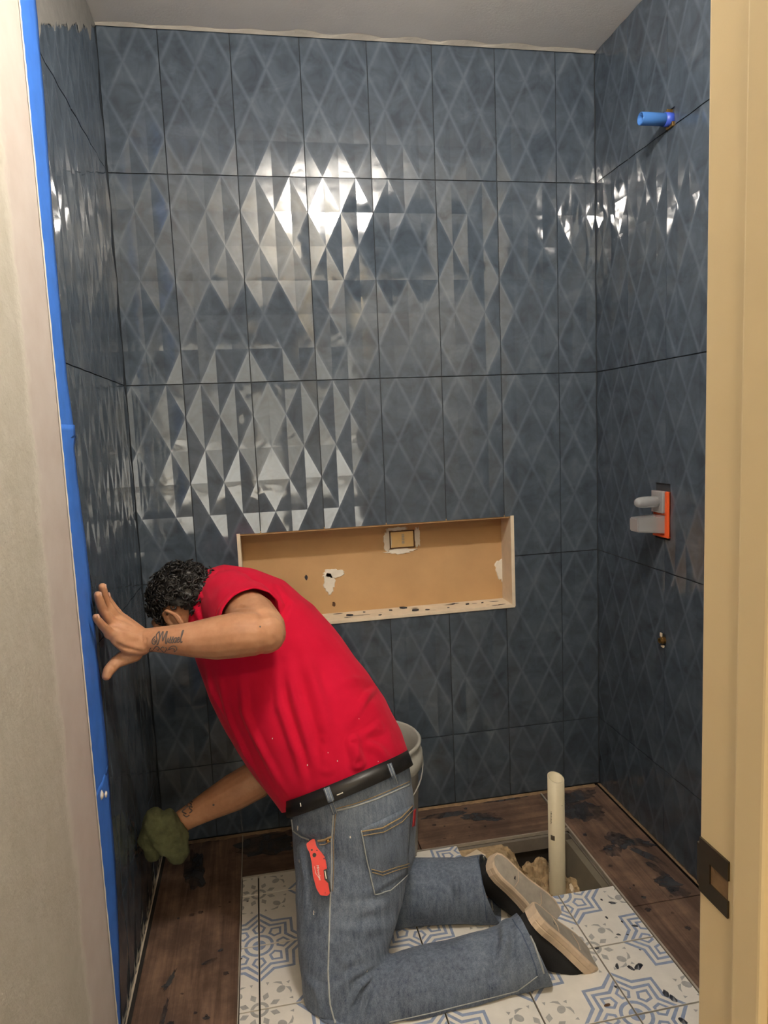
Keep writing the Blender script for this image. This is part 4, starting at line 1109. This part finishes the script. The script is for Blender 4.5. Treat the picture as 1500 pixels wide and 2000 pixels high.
# left sleeve: an open tube of cloth set into the shoulder
bm = bmesh.new(); SP = []; SR = []
for k in range(17):
    t = k / 16 * 3.02; i_ = min(2, int(t)); q = t - i_
    SP.append(sc_[i_].lerp(sc_[i_ + 1], q)); SR.append(sleeve[i_][3] * (1 - q) + sleeve[i_ + 1][3] * q)
rings = []
ax = (SP[-1] - SP[4]).normalized(); a_, b_ = frame_of(ax)
for k, (p, r) in enumerate(zip(SP, SR)): rings.append((p, a_ * r, b_ * r))
loft(bm, rings, 56, False)
for v in bm.verts:
    c = v.co; v.co = c + ax * (.008 * noise.noise(c * 13 + Vector((2, 0, 0)))) + (c - SP[8]).normalized() * (.006 * noise.noise(c * 22) + .004 * noise.noise(Vector((c.x * 45, c.y * 12, c.z * 45))))
slv = obj('sleeve', fix(bm), M['shirt'], shirt, True); md = slv.modifiers.new('cloth', 'SOLIDIFY'); md.thickness = .0026; md.offset = 0
bm = bmesh.new(); hp = []
for k in range(57):
    t = 2 * math.pi * k / 56; c, a, b2 = rings[-2]; w = c + a * math.cos(t) + b2 * math.sin(t); w = w + ax * (.008 * noise.noise(w * 13 + Vector((2, 0, 0)))) + (w - SP[8]).normalized() * (.006 * noise.noise(w * 22) + .004 * noise.noise(Vector((w.x * 45, w.y * 12, w.z * 45)))); hp.append(w + (w - c).normalized() * .0012 - ax * .014)
tube(bm, hp, .0011, 5, round_ends=False); obj('sleeve_hem', fix(bm), M['shirt'], slv, True)

# --- jeans
bm = bmesh.new()
loft(bm, [sil(*t) for t in PV], 28, ex=2.2)
loft(bm, [sil(*t) for t in THL], 24)
limb(bm, [(672, 1985, -.762, .066), (720, 1958, -.766, .073), (800, 1930, -.770, .076), (900, 1903, -.770, .073), (970, 1882, -.768, .070), (1030, 1856, -.767, .078), (1075, 1838, -.768, .086)], 1.0, 24)
limb(bm, [(690, 1640, -.46, .105), (680, 1720, -.44, .095), (690, 1800, -.44, .08), (720, 1785, -.46, .078)], 1.0, 22)
limb(bm, [(715, 1785, -.46, .078), (790, 1742, -.498, .082), (860, 1740, -.515, .080), (915, 1738, -.528, .080), (960, 1736, -.540, .086), (1005, 1726, -.55, .088)], 1.0, 24)
je_me = remeshed(bm, 0.0050, 9, 0.5)
co = coords(je_me); co[:, 2] = np.maximum(co[:, 2], 0.003); je_me.vertices.foreach_set('co', co.ravel()); je_me.update()
cut(je_me, px(1043, 1851, -.767), px(1075, 1838, -.766) - px(1015, 1872, -.767) , 0.13)
cut(je_me, px(962, 1737, -.540), px(1005, 1722, -.56) - px(950, 1739, -.535), 0.13)
p0, p1 = sil(*PV[0]), sil(*PV[2])
wn = (p0[0] - p1[0]).normalized(); wv = (p0[0] - CAM).normalized(); wx = p0[1].cross(wv).normalized(); wn = (wx if wx.dot(wn) > 0 else -wx); wn = (wn - wv * .03).normalized()
wc = px(679, 1541, -.542)
cut(je_me, wc, wn, 0.30)
folds(je_me, [
    ([(748, 1888), (700, 1925), (668, 1990)], .008, .0065), ([(750, 1890), (715, 1940), (690, 2000)], .008, .006), ([(755, 1872), (690, 1900), (640, 1950)], .006, .0075), ([(752, 1893), (728, 1950), (712, 2000)], .007, .006),
    ([(765, 1850), (700, 1868), (625, 1900)], .004, .010), ([(768, 1830), (700, 1835), (610, 1840)], .004, .012),
    ([(770, 1800), (720, 1815), (640, 1812)], .004, .014), ([(800, 1745), (740, 1752), (660, 1760)], -.006, .010), ([(590, 1900), (620, 1930), (630, 1980)], .004, .010), ([(690, 1790), (720, 1775), (780, 1770)], .003, .008),
    ([(985, 1800), (990, 1840), (975, 1880)], .014, .013), ([(955, 1815), (970, 1850), (960, 1910)], -.008, .010), ([(1010, 1795), (1012, 1850), (1018, 1915)], .006, .012),
    ([(880, 1850), (850, 1890), (860, 1950)], .004, .014), ([(800, 1870), (790, 1920), (800, 1970)], .004, .014),
    ([(822, 1665), (815, 1720), (830, 1790)], .008, .010), ([(900, 1675), (890, 1730), (900, 1800)], .010, .010), ([(925, 1665), (920, 1740), (935, 1800)], -.006, .010),
    ([(590, 1640), (600, 1720), (596, 1800)], .004, .012), ([(575, 1605), (600, 1625), (640, 1620)], .006, .010), ([(700, 1740), (690, 1800), (665, 1860)], .003, .014)])
ripple(je_me, .003, 17, 8.0)
jeans = obj('jeans', je_me, M['denim'], man, True)
md = jeans.modifiers.new('cloth', 'SOLIDIFY'); md.thickness = 0.0022; md.offset = 1.0
je_bv = bvh_of(je_me)
def seam(name, pl, r=.0012, mat='thread', off=.0024, bv=None, par=None, n=8, dash=None, flat=1.0):
    """stitched line that follows the cloth"""
    P = []
    for (a, b) in zip(pl, pl[1:]):
        for k in range(n): P.append((a[0] + (b[0] - a[0]) * k / n, a[1] + (b[1] - a[1]) * k / n))
    P.append(pl[-1]); Q = []
    for (u, v) in P:
        h, nn = hit(bv or je_bv, u, v, off)
        if h is not None and (not Q or (h - Q[-1]).length < .05): Q.append(h)
    if len(Q) < 3: return
    bm = bmesh.new(); tube(bm, Q, r, 6, flat, round_ends=False); return obj(name, fix(bm), M[mat], par or jeans, True)
def patch(name, tl, tr, br, bl, off, mat, bv=None, par=None, nu=14, nv=14, thick=.0014, sag=0.0):
    """cloth piece laid on the surface between four corners"""
    bm = bmesh.new(); g = []
    for j in range(nv + 1):
        row = []
        for i in range(nu + 1):
            a, b = i / nu, j / nv
            u = (tl[0] * (1 - a) + tr[0] * a) * (1 - b) + (bl[0] * (1 - a) + br[0] * a) * b
            v = (tl[1] * (1 - a) + tr[1] * a) * (1 - b) + (bl[1] * (1 - a) + br[1] * a) * b + sag * math.sin(math.pi * a)
            h, nn = hit(bv or je_bv, u, v, off); row.append(bm.verts.new(h) if h is not None else None)
        g.append(row)
    for j in range(nv):
        for i in range(nu):
            q = (g[j][i], g[j][i + 1], g[j + 1][i + 1], g[j + 1][i])
            if all(q) and max((q[0].co - x.co).length for x in q[1:]) < .05: bm.faces.new(q)
    bmesh.ops.delete(bm, geom=[v for v in bm.verts if not v.link_faces], context='VERTS')
    o = obj(name, fix(bm), M[mat], par or jeans, True); m = o.modifiers.new('thick', 'SOLIDIFY'); m.thickness = thick; m.offset = 0
    return o
# back pocket, yoke, side seam, front pocket, hems
pocket = patch('back_pocket', (703, 1619), (803, 1572), (793, 1706), (730, 1745), .0034, 'denim')
seam('pocket_stitch', [(705, 1622), (745, 1615), (780, 1596), (802, 1574)], .0016, 'thread', .0058, par=pocket); seam('pocket_stitch', [(707, 1630), (748, 1623), (782, 1604), (802, 1583)], .0010, 'thread', .0058, par=pocket)
seam('pocket_stitch', [(705, 1620), (716, 1680), (730, 1744)], .0016, 'palethread', .0056, par=pocket); seam('pocket_stitch', [(730, 1744), (760, 1738), (793, 1708)], .0012, 'palethread', .0054, par=pocket)
seam('pocket_stitch', [(724, 1696), (745, 1702), (766, 1694), (796, 1684)], .0009, 'thread', .0056, par=pocket); seam('pocket_stitch', [(725, 1702), (746, 1708), (768, 1700), (796, 1690)], .0009, 'thread', .0056, par=pocket)
patch('red_tab', (804, 1583), (808, 1579), (806, 1612), (801, 1614), .006, 'redtab', nu=3, nv=5)
seam('yoke_seam', [(655, 1583), (690, 1575), (730, 1562), (770, 1545), (804, 1530)], .0022, 'palethread', .0016); seam('yoke_seam', [(655, 1579), (690, 1570), (730, 1556), (770, 1539), (803, 1524)], .0010, 'thread', .0026)
seam('side_seam', [(652, 1585), (648, 1640), (648, 1700), (645, 1760), (643, 1830), (641, 1900), (645, 1960), (655, 1999)], .0024, 'palethread', .0014)
seam('side_seam', [(656, 1585), (652, 1640), (652, 1700), (650, 1740)], .0009, 'thread', .0026)
seam('pocket_opening', [(572, 1600), (574, 1622), (590, 1634), (605, 1640)], .0024, 'palethread', .0024); 
seam('pocket_opening', [(622, 1642), (634, 1640), (648, 1633)], .0028, 'thread', .0022); seam('pocket_opening', [(624, 1650), (636, 1648), (648, 1641)], .0010, 'thread', .0024)
h, nn = hit(je_bv, 642, 1641, .004)
b = bmesh.new(); bmesh.ops.create_uvsphere(b, u_segments=12, v_segments=8, radius=.004); obj('rivet', b, M['brass'], jeans, True, h)
for pl in ([(1014, 1788), (1028, 1812), (1044, 1845), (1056, 1880), (1062, 1900)], ): seam('hem_seam', pl, .0026, 'palethread', .0016)
seam('hem_seam', [(1002, 1797), (1018, 1822), (1034, 1855), (1046, 1888), (1050, 1908)], .0016, 'indigo', .0016)
seam('hem_seam', [(943, 1668), (950, 1700), (958, 1745), (964, 1790)], .0024, 'palethread', .0016); seam('hem_seam', [(932, 1670), (938, 1700), (946, 1748), (950, 1796)], .0014, 'indigo', .0016)
seam('leg_seam', [(760, 1995), (850, 1975), (940, 1952), (1010, 1934), (1050, 1905)], .0016, 'palethread', .0018)
for (u, v, s) in ((583, 1617, .006), (586, 1681, .004), (614, 1782, .005), (684, 1634, .003), (668, 1767, .003), (716, 1896, .003)):
    h, nn = hit(je_bv, u, v, .0022)
    if h is None: continue
    t1, t2 = frame_of(nn); b = bmesh.new(); ring = [b.verts.new(h + t1 * s * (1 + .4 * noise.noise(Vector((a, u, 0)))) * math.cos(a) * .55 + t2 * s * math.sin(a)) for a in np.linspace(0, 6.283, 12)[:-1]]; b.faces.new(ring)
    obj('paint_spot', fix(b), M['mudwhite'], jeans)

# --- belt with loops and buckle keeper
belt_n = wn
def belt_ring(off, grow):
    c, a, d = sil((562, 1580), (796, 1478), -.543, .187); c = c + belt_n * off
    an = a.normalized(); an = (an - belt_n * an.dot(belt_n)).normalized(); dn = belt_n.cross(an)
    return (c, an * (a.length + grow), dn * (.187 + grow))
bm = bmesh.new(); rg = [belt_ring(-.019, .002), belt_ring(-.019, .0065), belt_ring(.019, .0065), belt_ring(.019, .002)]
loft(bm, rg, 72, False, ex=2.2); 
vs = bm.verts[:]
for k in range(72): bm.faces.new((vs[k], vs[(k + 1) % 72], vs[216 + (k + 1) % 72], vs[216 + k]))
belt_me_o = obj('belt', fix(bm), M['leather'], man, True)
belt_bv = bvh_of(belt_me_o.data)
def loop(u0, v0, u1, v1, w):
    P = []
    for k in range(9):
        t = k / 8; u, v = u0 + (u1 - u0) * t, v0 + (v1 - v0) * t
        hb_, n1 = hit(belt_bv, u, v, .0035); hj, n2 = hit(je_bv, u, v, .0035)
        c = [x for x in (hb_, hj) if x is not None]
        if c: P.append(min(c, key=lambda q: (q - CAM).length))
    if len(P) < 3: return
    b = bmesh.new(); tube(b, P, w, 8, .22, up=CR, round_ends=False); lo_ = obj('belt_loop', fix(b), M['denim'], jeans, True)
    for s_ in (-.55, .55):
        b = bmesh.new(); tube(b, [p + CR * w * s_ - CF * .0018 for p in P], .0007, 5, round_ends=False); obj('loop_stitch', fix(b), M['palethread'], lo_, True)
loop(638, 1538, 656, 1588, .0078); loop(758, 1492, 772, 1530, .006)
seam('belt_scuff', [(658, 1553), (663, 1551), (670, 1548)], .0012, 'mudwhite', .001, belt_bv, belt_me_o, 3); seam('belt_scuff', [(587, 1568), (588, 1572), (588, 1575)], .0012, 'mudwhite', .001, belt_bv, belt_me_o, 3)

# --- slip-on shoes, soles turned up
def shoe(heel, toe, hint, ln, label):
    A = (toe - heel).normalized(); S = hint - A * hint.dot(A); S.normalize(); Wd = S.cross(A).normalized()
    e = empty(label); e.location = heel; e.parent = man; e.matrix_parent_inverse = man.matrix_basis.inverted()
    P = lambda a, w, s: heel + A * (a * ln) + Wd * w + S * s
    hw = [(0.0, .012), (.02, .024), (.07, .032), (.15, .0355), (.30, .034), (.45, .036), (.60, .043), (.72, .0475), (.82, .046), (.90, .038), (.955, .027), (.985, .016), (1.0, .006)]
    bm = bmesh.new(); L = []
    for s, g in ((.0, -.0030), (.0, -.0075), (-.004, 0.0), (-.014, .0005), (-.016, -.0008), (-.018, .0005), (-.030, 0.0)):
        ringp = [P(a, w + (g if w > .008 else 0), s - .012 * max(0, a - .8) * 2) for a, w in hw] + [P(a, -w - (g if w > .008 else 0), s - .012 * max(0, a - .8) * 2) for a, w in reversed(hw)]
        L.append([bm.verts.new(p) for p in ringp])
    order = [L[1], L[0], L[2], L[3], L[4], L[5], L[6]]
    for l0, l1 in zip(order, order[1:]):
        n = len(l0)
        for k in range(n): bm.faces.new((l0[k], l0[(k + 1) % n], l1[(k + 1) % n], l1[k]))
    f = bm.faces.new(order[0]); f.material_index = 1
    bm.faces.new(order[-1][::-1])
    so = obj('sole', fix(bm), [M['sole'], M['solegrey']], e, False)
    so['label'] = 'worn off-white rubber sole'
    for a0, a1 in ((.30, .36), (.62, .68)):
        b = bmesh.new(); tube(b, [P(a0, -.025, .0004), P((a0 + a1) / 2, 0, .0006), P(a0, .025, .0004)], .0009, 6); obj('tread_line', fix(b), M['sole'], e, True)
    # upper: D-shaped sections above the sole
    bm = bmesh.new(); rings = []
    for a, w, h in ((.03, .022, .055), (.06, .029, .074), (.15, .034, .088), (.28, .035, .094), (.42, .036, .090), (.56, .041, .078), (.70, .045, .062), (.82, .044, .048), (.91, .036, .036), (.97, .022, .026), (.995, .008, .014)):
        rings.append((P(a, 0, -.022 - h * .36), Wd * w, S * (h * .60)))
    loft(bm, rings, 22); obj('upper', fix(bm), M['canvas'], e, True)
    return e
sl = shoe(px(1046, 1772, -.770), px(1168, 1876, -.765), Vector((.66, -.10, .74)), .245, 'shoe')
sr = shoe(px(966, 1676, -.585), px(1108, 1812, -.628), Vector((.50, -.55, .66)), .27, 'shoe')

# --- tattoos: script lettering on the forearms
def ink(strokes, box_, bv, shear=0.0, r=.0008, name='tattoo'):
    x0, y0, sx, sy, ang = box_; ca, sa = math.cos(ang), math.sin(ang); bm = bmesh.new()
    for st in strokes:
        w = 1.0
        if isinstance(st[0], (int, float)): w, st = st[0], st[1]
        # smooth the stroke
        pts = []
        for k in range(len(st) - 1):
            p0 = st[max(k - 1, 0)]; p1 = st[k]; p2 = st[k + 1]; p3 = st[min(k + 2, len(st) - 1)]
            for q in range(5):
                t = q / 5; f = lambda a, b, c, d: .5 * (2 * b + (c - a) * t + (2 * a - 5 * b + 4 * c - d) * t * t + (3 * b - a - 3 * c + d) * t ** 3)
                pts.append((f(p0[0], p1[0], p2[0], p3[0]), f(p0[1], p1[1], p2[1], p3[1])))
        pts.append(st[-1]); Q = []
        for x, y in pts:
            x = x + shear * y; u = x0 + (x * sx) * ca - (-y * sy) * sa; v = y0 + (x * sx) * sa + (-y * sy) * ca
            h, nn = hit(bv, u, v, .0001)
            if h is not None: Q.append(h)
        if len(Q) > 2: tube(bm, Q, [r * w] * len(Q), 5, round_ends=False)
    o = obj(name, fix(bm), M['tattoo'], body); o['label'] = 'dark script tattoo on the forearm'; return o
word = [
    (1.3, [(-.55, .55), (-.8, .3), (-.75, .0), (-.45, -.05), (-.25, .25), (-.4, .65), (-.1, .95)]), (1.0, [(-.5, .35), (-.62, .2), (-.5, .1), (-.4, .25)]),
    (1.6, [(-.1, .95), (.05, .5), (-.05, .0), (-.2, -.12)]), (1.4, [(.0, .2), (.35, .95), (.4, .45), (.45, .15)]), (1.6, [(.45, .15), (.85, .95), (.82, .45), (.85, .0), (1.0, -.05)]),
    (1.2, [(1.0, .0), (1.12, .40), (1.12, .1), (1.25, .0)]), (1.2, [(1.22, .0), (1.40, .48), (1.42, .30), (1.52, .14), (1.42, -.02), (1.28, .04)]), (1.2, [(1.5, .02), (1.68, .48), (1.70, .30), (1.80, .14), (1.70, -.02), (1.56, .04)]),
    (1.2, [(2.12, .38), (1.92, .36), (1.85, .1), (2.0, .0), (2.12, .3)]), (1.2, [(2.12, .42), (2.12, .1), (2.24, .02)]), (1.2, [(2.22, .15), (2.42, .25), (2.42, .42), (2.28, .35), (2.28, .05), (2.48, .05)]),
    (1.3, [(2.5, .05), (2.72, .5), (2.85, .95), (2.72, .85), (2.66, .3), (2.72, .0), (2.88, .08)]),
    (1.0, [(-.55, -.5), (-.25, -.25), (.1, -.35), (.05, -.6), (-.15, -.5)]), (1.0, [(.0, -.3), (.4, -.55), (.8, -.75), (1.05, -.5), (.9, -.35)]), (1.0, [(.35, -.45), (.55, -.3), (.75, -.4)]),
    (1.0, [(1.2, -.6), (1.6, -.3), (2.1, -.3), (2.3, -.55), (2.05, -.75), (2.0, -.5)]), (.9, [(-.9, -.35), (-1.0, -.6), (-.8, -.75), (-.7, -.55)]), (.9, [(1.35, -.55), (1.8, -.45), (2.0, -.55)])]
ink(word, (310, 1256, 16.0, 24.0, -.03), body_bv, .22, .0011)
squig = [(1.6, [(-.4, .4), (-.1, .7), (.2, .4), (.0, .0), (-.3, -.3), (.1, -.6)]), (1.6, [(.3, .8), (.6, .5), (.4, .1), (.65, -.2), (.4, -.5)]), (1.5, [(-.1, .9), (.3, 1.1), (.7, .8)]), (1.6, [(.1, .2), (.4, .3), (.7, .2)]), (1.4, [(-.2, -.7), (.1, -.95), (.4, -.75)])]
ink(squig, (362, 1580, 20.0, 16.0, .0), body_bv, 0, .0012)
for (u, v, s) in ((508, 1224, .0022), (417, 1572, .003)):
    h, nn = hit(body_bv, u, v, .0002)
    if h is not None:
        t1, t2 = frame_of(nn); b = bmesh.new(); b.faces.new([b.verts.new(h + t1 * s * math.cos(a) + t2 * s * math.sin(a)) for a in np.linspace(0, 6.283, 10)[:-1]]); obj('mole', fix(b), M['tattoo'], body)

# --- sponge in the right hand
bm = bmesh.new()
limb(bm, [(305, 1604, -.405, .036), (322, 1630, -.412, .046), (345, 1662, -.412, .034)], .75); limb(bm, [(300, 1610, -.40, .034), (291, 1640, -.40, .030), (300, 1668, -.405, .022)], .9); limb(bm, [(330, 1600, -.41, .026), (352, 1640, -.412, .030), (358, 1662, -.41, .022)], .8)
sp_me = remeshed(bm, .004, 3)
ripple(sp_me, .007, 38, 1.0); ripple(sp_me, .0022, 170, 2.0)
sg = obj('sponge', sp_me, M['sponge'], None, True); tag(sg, 'dirty olive green sponge in the lowered hand near the left wall', 'sponge')

# --- folding utility knife clipped on the front pocket
kn_px = [(598, 1648), (609, 1639), (620, 1637), (624, 1643), (628, 1658), (636, 1680), (639, 1697), (632, 1698), (634, 1718), (642, 1724), (645, 1744), (640, 1750), (626, 1749), (618, 1736), (611, 1710), (609, 1686), (606, 1666), (600, 1658)]
h, nn = hit(je_bv, 621, 1695, .0)
kd = (h - CAM).normalized(); face = h - kd * 0.019
kn = tag(empty('utility_knife', h), 'red folding utility knife clipped in the front jeans pocket', 'knife')
def kp(u, v, off=0.0):
    d = ray(u, v); n_ = -kd; t = (face - CAM).dot(n_) / d.dot(n_); return CAM + d * t - kd * off
bm = bmesh.new(); prism(bm, [kp(*q) for q in kn_px], kd * 0.016)
bmesh.ops.bevel(bm, geom=[e for e in bm.edges], offset=.0012, segments=2, affect='EDGES'); obj('handle', fix(bm), M['red'], kn)
bm = bmesh.new(); prism(bm, [kp(*q, .0) for q in ((619, 1637), (624, 1637), (630, 1655), (634, 1672), (629, 1668), (624, 1652))], kd * .010); obj('blade_back', fix(bm), M['black'], kn)
bm = bmesh.new(); prism(bm, [kp(*q, .001) for q in ((632, 1699), (638, 1697), (641, 1718), (645, 1724), (647, 1741), (644, 1743), (641, 1725), (634, 1718))], kd * .010); obj('blade_holder', fix(bm), M['black'], kn)
bm = bmesh.new(); prism(bm, [kp(*q, .0016) for q in ((634, 1701), (635.5, 1701), (638, 1716), (636.5, 1716.5))], kd * .0006); obj('blade', fix(bm), M['chrome'], kn)
for (u, v, r) in ((614, 1670, .0046), (609, 1660, .0022), (619, 1661, .0014), (633, 1677, .0014), (635, 1744, .001)):
    c = kp(u, v, .0003); b = bmesh.new(); t1, t2 = frame_of(kd); prism(b, [c + t1 * r * math.cos(a) + t2 * r * math.sin(a) for a in np.linspace(0, 6.283, 15)[:-1]], kd * .0004); obj('screw_hole', fix(b), M['black'], kn)
fc = bpy.data.curves.new('print', 'FONT'); fc.body = 'Milwaukee'; fc.size = .0075; fc.shear = .3; fc.align_x = 'CENTER'; fc.align_y = 'CENTER'
fo = bpy.data.objects.new('tmp', fc); COL.objects.link(fo); dg = bpy.context.evaluated_depsgraph_get(); tm = bpy.data.meshes.new_from_object(fo.evaluated_get(dg)); bpy.data.objects.remove(fo)
e1 = (kp(625, 1722) - kp(619, 1690)).normalized(); e3 = -kd; e2 = e3.cross(e1).normalized(); c = kp(622.5, 1704, .0004)
tm.materials.clear(); tm.transform(Matrix(((e1.x, e2.x, e3.x, c.x), (e1.y, e2.y, e3.y, c.y), (e1.z, e2.z, e3.z, c.z), (0, 0, 0, 1)))); obj('handle_print', tm, M['white'], kn)
bm = bmesh.new(); tube(bm, [kp(614, 1692, .0003), kp(617, 1706, .0003), kp(624, 1716, .0003)], .0005, 5, round_ends=False); obj('handle_print', fix(bm), M['white'], kn)
